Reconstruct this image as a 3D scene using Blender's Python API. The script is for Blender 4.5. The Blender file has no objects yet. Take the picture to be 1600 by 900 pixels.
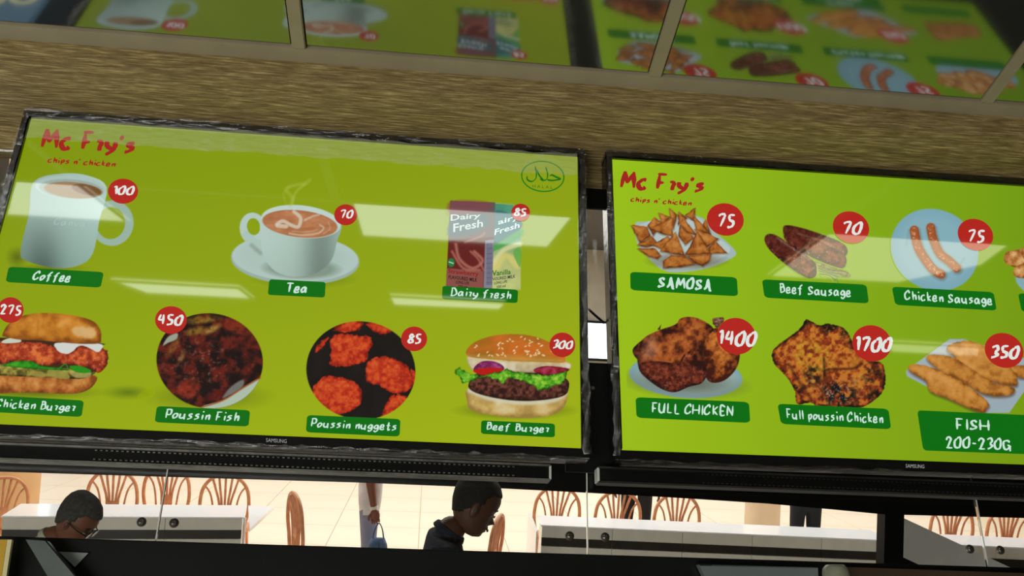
import bpy, bmesh, math, random
import numpy as np
from mathutils import Vector, Matrix
random.seed(7)
SC = bpy.context.scene; COL = SC.collection

# ------------------------------------------------------------------ camera
FPX = 1395.9
CAMZ = 2.3
RW = Matrix(((0.99451511, -0.05671616, -0.08788042), (-0.091030, -0.05556618, -0.99429671), (0.05150951, 0.99684285, -0.06042428)))
AL = math.radians(-19.535)
ca, sa = math.cos(AL), math.sin(AL)
# slanted frame of the screen wall: u to the right, w up along the screens, n towards the viewer
M3 = Matrix(((1, 0, 0), (0, -sa, -ca), (0, ca, -sa)))
ORG = Vector((-0.7034, 1.58645, 2.64075))
cd = bpy.data.cameras.new('camera'); cam = bpy.data.objects.new('camera', cd); COL.objects.link(cam)
cd.sensor_width = 36; cd.lens = FPX / 1600 * 36; cd.clip_start = 0.02; cd.clip_end = 200
cam.matrix_world = Matrix.Translation((0, 0, CAMZ)) @ RW.to_4x4()
SC.camera = cam
EYE = Vector((0, 0, CAMZ))

# ------------------------------------------------------------------ light
SC.view_settings.view_transform = 'Standard'; SC.view_settings.look = 'None'
PANEL = 9.0
SC.view_settings.exposure = 0.0; SC.view_settings.gamma = 1.0; SC.view_settings.use_curve_mapping = False
wd = bpy.data.worlds.new('world'); SC.world = wd; wd.use_nodes = True
wd.node_tree.nodes['Background'].inputs[0].default_value = (0.75, 0.8, 0.85, 1)
wd.node_tree.nodes['Background'].inputs[1].default_value = 0.5
def area(name, loc, size, power, col, rot=(0, 0, 0)):
    l = bpy.data.lights.new(name, 'AREA'); l.shape = 'RECTANGLE'; l.size, l.size_y = size; l.energy = power; l.color = col
    o = bpy.data.objects.new(name, l); o.location = loc; o.rotation_euler = rot; COL.objects.link(o); return o
area('hall_daylight', (2, 13.5, 4.5), (18, 10), 1250, (1.0, 0.935, 0.87))
area('counter_daylight', (1, 8.2, 4.4), (12, 1.6), 220, (1.0, 0.96, 0.9))
area('bulkhead_fill', (-3.6, -4.2, 1.5), (6, 1.8), 270, (1.0, 0.97, 0.9), (math.radians(98), 0, 0))  # added fill behind the viewer to brighten the bulkhead, no known source

# ------------------------------------------------------------------ helpers
def lin(c):
    r = []
    for v in c:
        v = v / 255.0
        r.append(v / 12.92 if v <= 0.04045 else ((v + 0.055) / 1.055) ** 2.4)
    return tuple(r)
def ray(px, py):
    return RW @ Vector(((px - 800) / FPX, -(py - 450) / FPX, -1))
def aty(px, py, y):
    d = ray(px, py); return EYE + d * (y / d.y)
def atz(px, py, z):
    d = ray(px, py); return EYE + d * ((z - CAMZ) / d.z)
M3T = M3.transposed(); CF = M3T @ (EYE - ORG)
def fpl(px, py, n=0.0):
    d = M3T @ ray(px, py); return CF + d * ((n - CF.z) / d.z)
def FW(u, w, n): return ORG + M3 @ Vector((u, w, n))
FMAT = Matrix.Translation(ORG) @ M3.to_4x4()
RWn = np.array(RW); M3n = np.array(M3); ORGn = np.array(ORG); EYEn = np.array(EYE)
def uw2px(U, Wc):
    P = np.stack([U, Wc, np.zeros_like(U)], -1) @ M3n.T + ORGn - EYEn
    d = P @ RWn
    return 800 + FPX * d[..., 0] / -d[..., 2], 450 - FPX * d[..., 1] / -d[..., 2]

MATS = {}
def mat(name, col, rough=0.5, metal=0.0, var=0.0, vscale=8.0, bump=0.0, bscale=40.0, stretch=(1, 1, 1), ior=None, alpha=None, emit=0.0, coat=0.0, spec=None):
    if name in MATS: return MATS[name]
    m = bpy.data.materials.new(name); m.use_nodes = True; nt = m.node_tree; N = nt.nodes; L = nt.links
    b = N['Principled BSDF']
    c = lin(col) if max(col) > 1 else col
    b.inputs['Base Color'].default_value = (*c, 1); b.inputs['Roughness'].default_value = rough; b.inputs['Metallic'].default_value = metal
    if spec is not None: b.inputs['Specular IOR Level'].default_value = spec
    if ior: b.inputs['IOR'].default_value = ior
    if coat: b.inputs['Coat Weight'].default_value = coat; b.inputs['Coat Roughness'].default_value = 0.05
    if alpha is not None: b.inputs['Alpha'].default_value = alpha
    if emit:
        b.inputs['Emission Color'].default_value = (*c, 1); b.inputs['Emission Strength'].default_value = emit
    tc = N.new('ShaderNodeTexCoord'); mp = N.new('ShaderNodeMapping'); mp.inputs['Scale'].default_value = stretch
    L.new(tc.outputs['Object'], mp.inputs['Vector'])
    if var:
        nz = N.new('ShaderNodeTexNoise'); nz.inputs['Scale'].default_value = vscale; nz.inputs['Detail'].default_value = 6
        L.new(mp.outputs[0], nz.inputs['Vector'])
        cr = N.new('ShaderNodeValToRGB'); cr.color_ramp.elements[0].position = 0.3; cr.color_ramp.elements[1].position = 0.7
        cr.color_ramp.elements[0].color = tuple(v * (1 - var) for v in c) + (1,)
        cr.color_ramp.elements[1].color = tuple(min(1, v * (1 + var)) for v in c) + (1,)
        L.new(nz.outputs['Fac'], cr.inputs[0]); L.new(cr.outputs[0], b.inputs['Base Color'])
    if bump:
        n2 = N.new('ShaderNodeTexNoise'); n2.inputs['Scale'].default_value = bscale; n2.inputs['Detail'].default_value = 5
        L.new(mp.outputs[0], n2.inputs['Vector'])
        bp = N.new('ShaderNodeBump'); bp.inputs['Strength'].default_value = bump; bp.inputs['Distance'].default_value = 0.01
        L.new(n2.outputs['Fac'], bp.inputs['Height']); L.new(bp.outputs[0], b.inputs['Normal'])
    MATS[name] = m; return m

def tag(o, label=None, cat=None, group=None, kind=None):
    if label: o['label'] = label
    if cat: o['category'] = cat
    if group: o['group'] = group
    if kind: o['kind'] = kind
    return o
def empty(name, loc=(0, 0, 0), rz=0, mw=None):
    o = bpy.data.objects.new(name, None); COL.objects.link(o); o.empty_display_size = 0.1
    if mw is not None: o.matrix_world = mw
    else: o.location = loc; o.rotation_euler = (0, 0, rz)
    return o
def obj(name, me, mats=None, parent=None, mw=None):
    if isinstance(me, bmesh.types.BMesh):
        b = me; me = bpy.data.meshes.new(name); b.normal_update(); b.to_mesh(me); b.free()
    o = bpy.data.objects.new(name, me); COL.objects.link(o)
    if mats is not None:
        for m in (mats if isinstance(mats, (list, tuple)) else [mats]): me.materials.append(m)
    if parent: o.parent = parent
    if mw is not None: o.matrix_world = mw
    return o
def smooth(o, ang=None):
    for p in o.data.polygons: p.use_smooth = True
    return o
def box(bm, lo, hi, bev=0.0, mi=0):
    vs = [bm.verts.new((x, y, z)) for z in (lo[2], hi[2]) for y in (lo[1], hi[1]) for x in (lo[0], hi[0])]
    fs = [bm.faces.new([vs[i] for i in q]) for q in ((0, 2, 3, 1), (4, 5, 7, 6), (0, 1, 5, 4), (2, 6, 7, 3), (0, 4, 6, 2), (1, 3, 7, 5))]
    for f in fs: f.material_index = mi
    if bev > 0:
        es = list({e for f in fs for e in f.edges})
        bmesh.ops.bevel(bm, geom=es, offset=bev, segments=2, affect='EDGES', clamp_overlap=True)
    return bm
def bx(lo, hi, bev=0.0):
    return box(bmesh.new(), lo, hi, bev)
def prism(pts, off, bm=None):
    """closed prism over a planar polygon of 3D points, thickened by vector off"""
    bm = bm or bmesh.new(); off = Vector(off)
    a = [bm.verts.new(p) for p in pts]; b = [bm.verts.new(Vector(p) + off) for p in pts]; n = len(pts)
    bm.faces.new(a); bm.faces.new(b[::-1])
    for i in range(n): bm.faces.new([a[i], b[i], b[(i + 1) % n], a[(i + 1) % n]])
    bmesh.ops.recalc_face_normals(bm, faces=bm.faces[:])
    return bm
def crom(pts, k=5, closed=False):
    pts = [Vector(p) for p in pts]; n = len(pts); out = []
    if n < 3 and not closed: k = 1
    rng = range(n if closed else n - 1)
    for i in rng:
        if closed: p0, p1, p2, p3 = pts[i - 1], pts[i], pts[(i + 1) % n], pts[(i + 2) % n]
        else: p0, p1, p2, p3 = pts[max(i - 1, 0)], pts[i], pts[i + 1], pts[min(i + 2, n - 1)]
        for j in range(k):
            t = j / k
            out.append(0.5 * ((2 * p1) + (p2 - p0) * t + (2 * p0 - 5 * p1 + 4 * p2 - p3) * t * t + (3 * p1 - p0 - 3 * p2 + p3) * t ** 3))
    if not closed: out.append(pts[-1])
    return out
def tube(pts, rad, seg=8, bm=None, k=5, flat=1.0):
    bm = bm or bmesh.new()
    P = crom(pts, k) if k > 1 else [Vector(p) for p in pts]
    n = len(P); rings = []
    up = None
    for i, p in enumerate(P):
        t = (P[min(i + 1, n - 1)] - P[max(i - 1, 0)]).normalized()
        if up is None: up = Vector((0, 0, 1)) if abs(t.z) < 0.9 else Vector((1, 0, 0))
        a = t.cross(up); a = a.normalized() if a.length > 1e-6 else Vector((1, 0, 0)); b = a.cross(t).normalized(); up = b
        r = rad if not isinstance(rad, (list, tuple)) else rad[0] + (rad[-1] - rad[0]) * i / max(1, n - 1)
        rings.append([bm.verts.new(p + a * (r * math.cos(2 * math.pi * j / seg)) + b * (r * flat * math.sin(2 * math.pi * j / seg))) for j in range(seg)])
    for i in range(n - 1):
        for j in range(seg): bm.faces.new([rings[i][j], rings[i][(j + 1) % seg], rings[i + 1][(j + 1) % seg], rings[i + 1][j]])
    bm.faces.new(rings[0][::-1]); bm.faces.new(rings[-1])
    return bm
def ball(bm, c, r, seg=12, rings=8):
    r = r if isinstance(r, (tuple, list)) else (r, r, r)
    g = bmesh.ops.create_uvsphere(bm, u_segments=seg, v_segments=rings, radius=1.0)
    for v in g['verts']: v.co = Vector((v.co.x * r[0], v.co.y * r[1], v.co.z * r[2])) + Vector(c)
    return g['verts']
# ------------------------------------------------------------------ materials
m_floor = mat('cream_floor_tile', (238, 222, 202), 0.35, var=0.05, vscale=1.2, stretch=(0.4, 2, 1))
m_far = mat('grey_plaster', (170, 165, 150), 0.8, var=0.1, vscale=2)
m_black = mat('black_frame_paint', (10, 11, 10), 0.4, spec=.15, var=0.3, vscale=3, bump=0.1, bscale=20)
m_ledge = mat('dark_polished_ledge', (17, 20, 18), 0.35, spec=.2, var=0.3, vscale=5)
m_white = mat('white_glossy_top', (245, 246, 250), 0.12, var=0.02)
m_tile = mat('pale_grey_wall_tile', (218, 218, 210), 0.25, var=0.06, vscale=6)
m_dark_tile = mat('dark_brown_band_tile', (40, 36, 32), 0.25, var=0.2)
m_bar = mat('tan_grid_paint', (158, 148, 122), 0.45, var=0.08, vscale=12)
m_cane = mat('orange_brown_cane', (222, 150, 104), 0.4, var=0.22, vscale=14)
m_beige = mat('beige_column_plaster', (232, 190, 140), 0.7, var=0.08, vscale=3)
m_cavity = mat('black_gap', (14, 15, 12), 0.7)

def stucco():
    m = bpy.data.materials.new('tan_combed_plaster'); m.use_nodes = True; nt = m.node_tree; N = nt.nodes; L = nt.links; b = N['Principled BSDF']
    b.inputs['Roughness'].default_value = 0.62
    tc = N.new('ShaderNodeTexCoord'); mp = N.new('ShaderNodeMapping'); mp.inputs['Scale'].default_value = (22, 330, 330)
    L.new(tc.outputs['Object'], mp.inputs[0])
    w = N.new('ShaderNodeTexNoise'); w.inputs['Scale'].default_value = 9.0; w.inputs['Detail'].default_value = 3; L.new(tc.outputs['Object'], w.inputs[0])
    mx = N.new('ShaderNodeVectorMath'); mx.operation = 'MULTIPLY_ADD'; mx.inputs[1].default_value = (0.0, 2.6, 2.6)
    L.new(w.outputs['Color'], mx.inputs[0]); L.new(mp.outputs[0], mx.inputs[2])
    n = N.new('ShaderNodeTexNoise'); n.inputs['Scale'].default_value = 1.0; n.inputs['Detail'].default_value = 7; n.inputs['Roughness'].default_value = 0.62
    L.new(mx.outputs[0], n.inputs[0])
    cr = N.new('ShaderNodeValToRGB'); e = cr.color_ramp.elements
    e[0].position = 0.36; e[0].color = (*lin((112, 94, 50)), 1); e[1].position = 0.72; e[1].color = (*lin((204, 184, 124)), 1)
    k = e.new(0.53); k.color = (*lin((148, 129, 78)), 1)
    L.new(n.outputs['Fac'], cr.inputs[0]); L.new(cr.outputs[0], b.inputs['Base Color'])
    bp = N.new('ShaderNodeBump'); bp.inputs['Strength'].default_value = 0.75; bp.inputs['Distance'].default_value = 0.006
    L.new(n.outputs['Fac'], bp.inputs['Height']); L.new(bp.outputs[0], b.inputs['Normal'])
    return m
def mirror_tile():
    m = bpy.data.materials.new('tinted_mirror_glass'); m.use_nodes = True; nt = m.node_tree; N = nt.nodes; L = nt.links; b = N['Principled BSDF']
    b.inputs['Metallic'].default_value = 0.93; b.inputs['Roughness'].default_value = 0.075
    tc = N.new('ShaderNodeTexCoord'); n = N.new('ShaderNodeTexNoise'); n.inputs['Scale'].default_value = 3.5; n.inputs['Detail'].default_value = 8
    L.new(tc.outputs['Object'], n.inputs[0])
    cr = N.new('ShaderNodeValToRGB'); e = cr.color_ramp.elements
    e[0].position = 0.3; e[0].color = (*MIRA, 1); e[1].position = 0.7; e[1].color = (*MIRB, 1)
    L.new(n.outputs['Fac'], cr.inputs[0]); L.new(cr.outputs[0], b.inputs['Base Color'])
    return m
MIRA = (0.31, 0.315, 0.32); MIRB = (0.39, 0.395, 0.39)
def pane_glass():
    m = bpy.data.materials.new('clear_pane_glass'); m.use_nodes = True; nt = m.node_tree; N = nt.nodes; L = nt.links
    N.remove(N['Principled BSDF']); t = N.new('ShaderNodeBsdfTransparent'); t.inputs[0].default_value = (0.97, 0.985, 0.975, 1)
    g = N.new('ShaderNodeBsdfGlossy'); g.inputs['Roughness'].default_value = 0.02; g.inputs[0].default_value = (1, 1, 1, 1)
    f = N.new('ShaderNodeFresnel'); f.inputs[0].default_value = 1.35
    mx = N.new('ShaderNodeMixShader'); L.new(f.outputs[0], mx.inputs[0]); L.new(t.outputs[0], mx.inputs[1]); L.new(g.outputs[0], mx.inputs[2])
    L.new(mx.outputs[0], N['Material Output'].inputs[0]); return m

# ------------------------------------------------------------------ setting
def tiled(name, x0, x1, y0, y1, z, m, label, step, nx, ny, joint=0.004):
    base = obj(name, bx((x0, y0, z - 0.12), (x1, y1, z - 0.012)), mat('grey_grout', (190, 172, 146), 0.8))
    tag(base, label, kind='structure')
    return base
fl = obj('floor', bx((-9, -5, -0.2), (15, 21, -0.012)), mat('floor_grout', (214, 196, 170), 0.8)); tag(fl, 'cream tiled hall floor', kind='structure')
tme = None
for i in range(14):
    for j in range(13):
        if tme is None:
            t = obj('tile', bx((0.004, 0.004, -0.012), (0.996, 0.996, 0.0), 0.002), m_floor, fl); tme = t.data
        else:
            t = bpy.data.objects.new('tile', tme); COL.objects.link(t); t.parent = fl
        t.location = (-6 + i * 1.0, 6 + j * 1.0, 0)
o = obj('floor_slab', bx((-9, -5, -0.012), (15, 6, 0.0)), mat('grey_kitchen_floor', (105, 100, 92), 0.5, var=0.1)); o.parent = fl
for nm, lo, hi in (('wall_left', (-9.2, -5, 0), (-9, 21, 5)), ('wall_right', (15, -5, 0), (15.2, 21, 5)), ('wall_back', (-9, -5.2, 0), (15, -5, 5))):
    tag(obj(nm, bx(lo, hi), m_far), 'plain grey plaster side wall of the hall', kind='structure')
wf = tag(obj('wall_far', bx((-9, 21, 0), (15, 21.2, 5)), m_far), 'far plaster wall across the hall', kind='structure')
m_lit = mat('daylit_window_glass', (0.82, 0.95, 1.0), 0.3, emit=1.6)
def lit_window(name, x0, x1, z0, z1, label):
    r = tag(empty(name, ((x0 + x1) / 2, 20.95, z0)), label, kind='structure')
    cx = (x0 + x1) / 2
    b = bmesh.new()
    for a, c in (((x0 - cx - .06, -.03, -.06), (x1 - cx + .06, .03, 0)), ((x0 - cx - .06, -.03, z1 - z0), (x1 - cx + .06, .03, z1 - z0 + .06)), ((x0 - cx - .06, -.03, 0), (x0 - cx, .03, z1 - z0)), ((x1 - cx, -.03, 0), (x1 - cx + .06, .03, z1 - z0))): box(b, a, c)
    obj('window_frame', b, m_black, r); obj('pane', bx((x0 - cx, 0, 0), (x1 - cx, .02, z1 - z0)), m_lit, r)
lit_window('window_1', -9.0 + .1, -8.2, 1.9, 4.85, 'tall daylit window in the far wall, glimpsed left of the first screen')
lit_window('window_2', 3.2, 4.6, 2.02, 2.85, 'small daylit window in the far wall, glimpsed between the screens')

# roof above the room, with the light panels that the screens reflect
rf = tag(obj('ceiling_2', bx((-9, -5, 4.6), (15, 21, 4.8)), mat('grey_ceiling_board', (70, 66, 60), 0.8)), 'grey board ceiling high over the hall', kind='structure')
m_pan = mat('lit_ceiling_panel', (0.93, 1.0, 0.90), 0.4, emit=6.3); m_pan2 = mat('dimmer_ceiling_panel', (1.0, 0.93, 0.62), 0.4, emit=4.6)
PN = [[(-1.89, -.20), (-1.78, -.20), (-1.48, -.58), (-2.10, -.58)], [(-.44, -.22), (.72, -.22), (.57, -.575), (-.37, -.575)],
      [(-1.70, -1.0), (-1.02, -1.0), (-.94, -1.10), (-1.51, -1.10)], [(-.24, -1.0), (.41, -1.0), (.37, -1.075), (-.21, -1.085)],
      [(1.98, -.30), (2.96, -.28), (2.86, -.51), (2.47, -.68), (1.75, -.69)], [(2.31, -.055), (2.95, -.055), (2.95, -.085), (2.33, -.085)],
      [(2.62, -1.16), (3.19, -1.16), (3.23, -1.26), (2.68, -1.26)]]
SPOT = ['small wedge-shaped light panel, leftmost of the wide row behind the viewer', 'widest light panel, mirrored over the milk cartons on the left screen', 'narrow light panel mirrored below the tea cup at the left', 'narrow light panel mirrored just under the milk cartons', 'five-sided light panel mirrored over the sausages on the right screen', 'thinnest light panel, mirrored near the top of the right screen', 'narrow light panel mirrored over the fish fillets on the right screen']
for pts, lab in zip(PN, SPOT):
    cx = sum(p[0] for p in pts) / len(pts); cy = sum(p[1] for p in pts) / len(pts)
    e = tag(empty('ceiling_light', (cx, cy, 4.6)), lab, 'light', 'light panels in the board ceiling')
    P = [Vector((x - cx, y - cy, -0.006)) for x, y in pts]
    obj('diffuser', prism(P, (0, 0, -0.012)), m_pan2 if cx > 1.5 else m_pan, e)
    b = bmesh.new()
    for i in range(len(P)):
        a, c = P[i], P[(i + 1) % len(P)]; d = (c - a).normalized(); nn = Vector((d.y, -d.x, 0)) * 0.012
        prism([a, c, c + nn, a + nn], (0, 0, -0.02), b)
    obj('light_frame', b, m_bar, e)

# ------------------------------------------------------------------ slanted screen wall
# combed-plaster bulkhead: section in (n, w)
bk = bmesh.new(); sec = [(0.090, 0.100), (0.082, 0.055), (0.05, 0.036), (0.0, 0.0205), (-0.05, 0.010), (-0.059, -0.026), (-0.10, -0.026), (-0.10, 0.35), (0.090, 0.35)]
U0, U1 = -1.1, 3.2
sp = [Vector((0, w, n)) for n, w in sec]
prism([Vector((U0, p.y, p.z)) for p in sp], (U1 - U0, 0, 0), bk)
wfm = obj('wall_front', bk, stucco(), mw=FMAT); tag(wfm, 'tan combed-plaster bulkhead above the menu screens', kind='structure')

# mirrored ceiling: slopes 10.9 degrees off the wall normal
CA = 0.1909; cc, cs = math.cos(CA), math.sin(CA)
CM = FMAT @ Matrix(((1, 0, 0, 0), (0, cs, -cc, 0.0829 - 0.002), (0, cc, cs, 0), (0, 0, 0, 1)))   # local: x = u, y = outwards, z = down
ceil = obj('ceiling', bx((U0, 0.093, -0.06), (U1, 0.62, -0.012)), m_cavity, mw=CM); tag(ceil, 'sloping ceiling of tinted mirror tiles in a tan metal grid', kind='structure')
mm = mirror_tile(); pitch = 0.613; g0 = 0.455 - 2 * pitch
tb = obj('ceiling_tile', bx((0.014, 0.0, -0.012), (pitch - 0.014, 0.47, -0.002)), mm, ceil)
tb.location = (g0, 0.125, 0)
for i in range(1, 6):
    t = tb.copy(); COL.objects.link(t); t.location = (g0 + i * pitch, 0.125, 0)
for i in range(0, 7):
    b = bx((-0.0115, 0.1185, -0.012), (0.0115, 0.60, 0.003), 0.0015)
    t = obj('grid_bar', b, m_bar, ceil); t.location = (g0 + i * pitch, 0, 0)
obj('edge_bar', bx((U0, 0.088, -0.012), (U1, 0.119, 0.003), 0.0015), m_bar, ceil)
obj('edge_bar', bx((U0, 0.595, -0.03), (U1, 0.62, 0.003), 0.0015), m_bar, ceil)

# glass panes behind and below the screens, with their mirror screws
win = tag(empty('window_3', mw=FMAT), 'band of glass panes with round screws under the menu screens', kind='structure')
mg = pane_glass(); m_edge = mat('pale_glass_edge', (205, 210, 200), 0.2, ior=1.6); m_screw = mat('chrome_screw', (110, 104, 96), 0.4, metal=0.8, var=0.2, vscale=60)
seams = [-1.02, -0.357, 0.308, 0.970, 1.636, 2.30, 3.0]
for a, b_ in zip(seams[:-1], seams[1:]):
    obj('pane', bx((a + 0.001, -0.72, -0.064), (b_ - 0.001, -0.03, -0.060)), mg, win)
for s in seams[1:-1]:
    obj('pane_edge', bx((s - 0.0009, -0.70, -0.0645), (s + 0.0009, -0.548, -0.0592)), m_edge, win)
def screw(u, w):
    b = bmesh.new(); bmesh.ops.create_cone(b, cap_ends=True, segments=20, radius1=0.0055, radius2=0.0042, depth=0.003)
    bmesh.ops.create_cone(b, cap_ends=True, segments=16, radius1=0.0072, radius2=0.0072, depth=0.0012, matrix=Matrix.Translation((0, 0, -0.0015)))
    o = smooth(obj('screw', b, m_screw, win)); o.location = (u, w, -0.0575)
    b = bmesh.new(); box(b, (-0.004, -0.0006, 0.0012), (0.004, 0.0006, 0.0019)); box(b, (-0.0006, -0.004, 0.0012), (0.0006, 0.004, 0.0019))
    s = obj('slot', b, m_cavity, o)
for u in (0.331, 0.283, 0.941, 0.998, 1.609, 1.662): screw(u, -0.6605)

# dark ledge below the glass
lg = tag(obj('counter_ledge', bx((U0, -0.99, -0.075), (U1, -0.6885, -0.050), 0.002), m_ledge, mw=FMAT), 'long dark polished ledge running under the glass band', 'ledge')
# ------------------------------------------------------------------ printed menu: brush lettering
GL = {
 'A': "02 24 39|39 52 62|14 54", 'B': "12 19|09 39 48 47 16|16 47 54 43 12", 'C': "57 49 28 06 03 22 43 54", 'D': "12 19|09 39 57 64 32 02",
 'E': "58 19 12 52|15 45", 'F': "12 19|09 59|15 45", 'G': "57 38 07 03 22 43 54|35 64|54 51", 'H': "02 09|62 69|05 65", 'I': "12 19",
 'K': "12 19|58 15|15 52", 'L': "19 12|12 52", 'M': "02 19|19 34|34 69|69 72", 'N': "02 09|09 52|52 59", 'O': "28 06 03 22 43 57 49 28",
 'P': "12 19|09 49 57 45 15", 'S': "57 38 17 25 44 43 12 03", 'T': "39 32|09 69", 'U': "09 04 22 43 59|59 52",
 'a': "45 26 04 12 33 46|46 43 52", 'c': "46 26 04 12 32 43", 'e': "14 34 36 16 03 12 32 43", 'f': "59 38 26 22 11|06 46",
 'g': "45 26 04 13 33 46|46 42 20 01", 'h': "19 12|14 36 45 42", 'i': "16 12|18 19", 'k': "19 12|46 14|14 42", 'l': "19 12",
 'n': "16 12|14 36 45 42", 'o': "26 04 12 33 45 26", 'p': "16 10|15 36 45 33 12", 'r': "06 36|36 24 22", 's': "46 26 15 34 33 12 02",
 't': "29 23 32 43|06 46", 'u': "06 03 22 33|46 42 52", 'y': "06 04 23 43|46 43 21 00", 'v': "06 22 46", "'": "19 07", '-': "05 35",
 '0': "28 06 03 22 43 57 49 28", '1': "08 29|29 22", '2': "07 29 48 47 12|02 52", '3': "08 39 47 25|25 44 33 12 02", '4': "29 05|05 55|49 42",
 '5': "59 19|19 16|16 45 43 22 02", '7': "08 29 59|59 22", '8': "48 29 17 35 43 22 03 15 47 48", 'm': "16 12|14 36 32|35 56 52", 'R': "12 19|09 49 47 15|15 52"}
def bilin(q, s, t):
    a, b, c, d = q   # TL TR BR BL, t = 0 at the bottom
    x = (a[0] * (1 - s) + b[0] * s) * t + (d[0] * (1 - s) + c[0] * s) * (1 - t)
    y = (a[1] * (1 - s) + b[1] * s) * t + (d[1] * (1 - s) + c[1] * s) * (1 - t)
    return x, y
def brush_text(txt, quad, wt=0.85, slant=0.13, seed=0):
    """ribbons (lists of px quads) for a text laid in a px quad from baseline to cap height"""
    rnd = random.Random(seed + len(txt)); strokes = []; X = 0
    for ch in txt:
        if ch == ' ': X += 3.6; continue
        g = GL[ch]; mxx = 0; jy = rnd.uniform(-0.25, 0.25)
        for st in g.split('|'):
            pts = []
            for tk in st.split():
                x, y = int(tk[0]), int(tk[1]); mxx = max(mxx, x)
                pts.append((X + x + rnd.uniform(-.12, .12), y - 2 + jy + rnd.uniform(-.12, .12)))
            strokes.append(pts)
        X += mxx + 2.2
    Wd = X - 2.2; out = []
    for pts in strokes:
        P = crom([(a, b, 0) for a, b in pts], 6) if len(pts) > 2 else [Vector((*pts[0], 0)).lerp(Vector((*pts[-1], 0)), i / 4) for i in range(5)]
        n = len(P); L, Rr = [], []
        for i, p in enumerate(P):
            t = (P[min(i + 1, n - 1)] - P[max(i - 1, 0)]); t.normalize(); nn = Vector((-t.y, t.x, 0))
            ang = math.atan2(t.y, t.x); w = wt * (0.5 + 0.5 * abs(math.sin(ang - math.radians(15)))) * rnd.uniform(0.88, 1.1)
            w *= 1.85; w *= 0.55 + 0.45 * min(1, i / 1.5); w *= 0.5 + 0.5 * min(1, (n - 1 - i) / 2.0)
            L.append(p + nn * w * 0.62); Rr.append(p - nn * w * 0.62)
        def mp(v):
            return bilin(quad, (v.x + slant * v.y) / Wd, v.y / 7.0)
        for i in range(n - 1): out.append([mp(L[i]), mp(L[i + 1]), mp(Rr[i + 1]), mp(Rr[i])])
    return out
def font_text(txt, quad, bold=0.0):
    cu = bpy.data.curves.new('t', 'FONT'); cu.body = txt; cu.size = 1; cu.offset = bold; cu.resolution_u = 2
    o = bpy.data.objects.new('t', cu); COL.objects.link(o); dg = bpy.context.evaluated_depsgraph_get()
    me = bpy.data.meshes.new_from_object(o.evaluated_get(dg)); bpy.data.objects.remove(o)
    xs = [v.co.x for v in me.vertices]; ys = [v.co.y for v in me.vertices]; x0, x1 = min(xs), max(xs); y1 = max(ys); y0 = 0 if min(ys) > -0.15 else min(ys)
    out = [[bilin(quad, (me.vertices[i].co.x - x0) / (x1 - x0), (me.vertices[i].co.y - y0) / (y1 - y0)) for i in p.vertices] for p in me.polygons]
    bpy.data.meshes.remove(me); return out

# ------------------------------------------------------------------ backlit print material: colour comes from the print itself
def print_mat():
    m = bpy.data.materials.new('backlit_screen_print'); m.use_nodes = True; nt = m.node_tree; N = nt.nodes; L = nt.links; b = N['Principled BSDF']
    b.inputs['Base Color'].default_value = (0.012, 0.012, 0.012, 1); b.inputs['Roughness'].default_value = 0.03; b.inputs['IOR'].default_value = 1.55
    a = N.new('ShaderNodeAttribute'); a.attribute_name = 'Col'
    L.new(a.outputs['Color'], b.inputs['Emission Color']); b.inputs['Emission Strength'].default_value = 1.0
    return m
MP = print_mat()
def print_mesh(name, polys, parent, off, dn):
    """polys: list of (px polygon, srgb colour, extra offset); parent's frame has the lit area's top-left at its origin (shift off)"""
    vs, fs, cols = [], [], []
    for pg, c, ex in polys:
        i0 = len(vs)
        for px, py in pg:
            q = fpl(px, py); vs.append((q.x - off[0], q.y - off[1], dn + ex))
        fs.append(tuple(range(i0, len(vs)))); cols.append(lin(c))
    me = bpy.data.meshes.new(name); me.from_pydata(vs, [], fs); me.update()
    at = me.color_attributes.new('Col', 'FLOAT_COLOR', 'CORNER')
    arr = []
    for f, c in zip(fs, cols): arr += [*c, 1.0] * len(f)
    at.data.foreach_set('color', arr)
    # every face looks towards the viewer
    bm = bmesh.new(); bm.from_mesh(me); fl_ = [f for f in bm.faces if f.normal.z < 0]
    bmesh.ops.reverse_faces(bm, faces=fl_); bm.to_mesh(me); bm.free()
    return obj(name, me, MP, parent)

# ------------------------------------------------------------------ tiny painter for the food pictures
def vnoise(X, Y, seed):
    xi = np.floor(X).astype(np.int64); yi = np.floor(Y).astype(np.int64); xf = X - xi; yf = Y - yi
    def h(a, b):
        n = (a * 374761393 + b * 668265263 + seed * 974634777) & 0xffffffff
        n = ((n ^ (n >> 13)) * 1274126177) & 0xffffffff; return ((n ^ (n >> 16)) & 0xffff) / 65535.0
    u = xf * xf * (3 - 2 * xf); v = yf * yf * (3 - 2 * yf)
    return (h(xi, yi) * (1 - u) + h(xi + 1, yi) * u) * (1 - v) + (h(xi, yi + 1) * (1 - u) + h(xi + 1, yi + 1) * u) * v
def fbm(X, Y, s, seed=0, octv=4):
    r = np.zeros_like(X); a = 0.5; t = 0
    for o_ in range(octv):
        r += a * vnoise(X / s * 2 ** o_ + 17.3 * o_, Y / s * 2 ** o_ + 5.1 * o_, seed + o_); t += a; a *= 0.55
    return r / t
def A3(c): return np.array(c, float)
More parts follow.
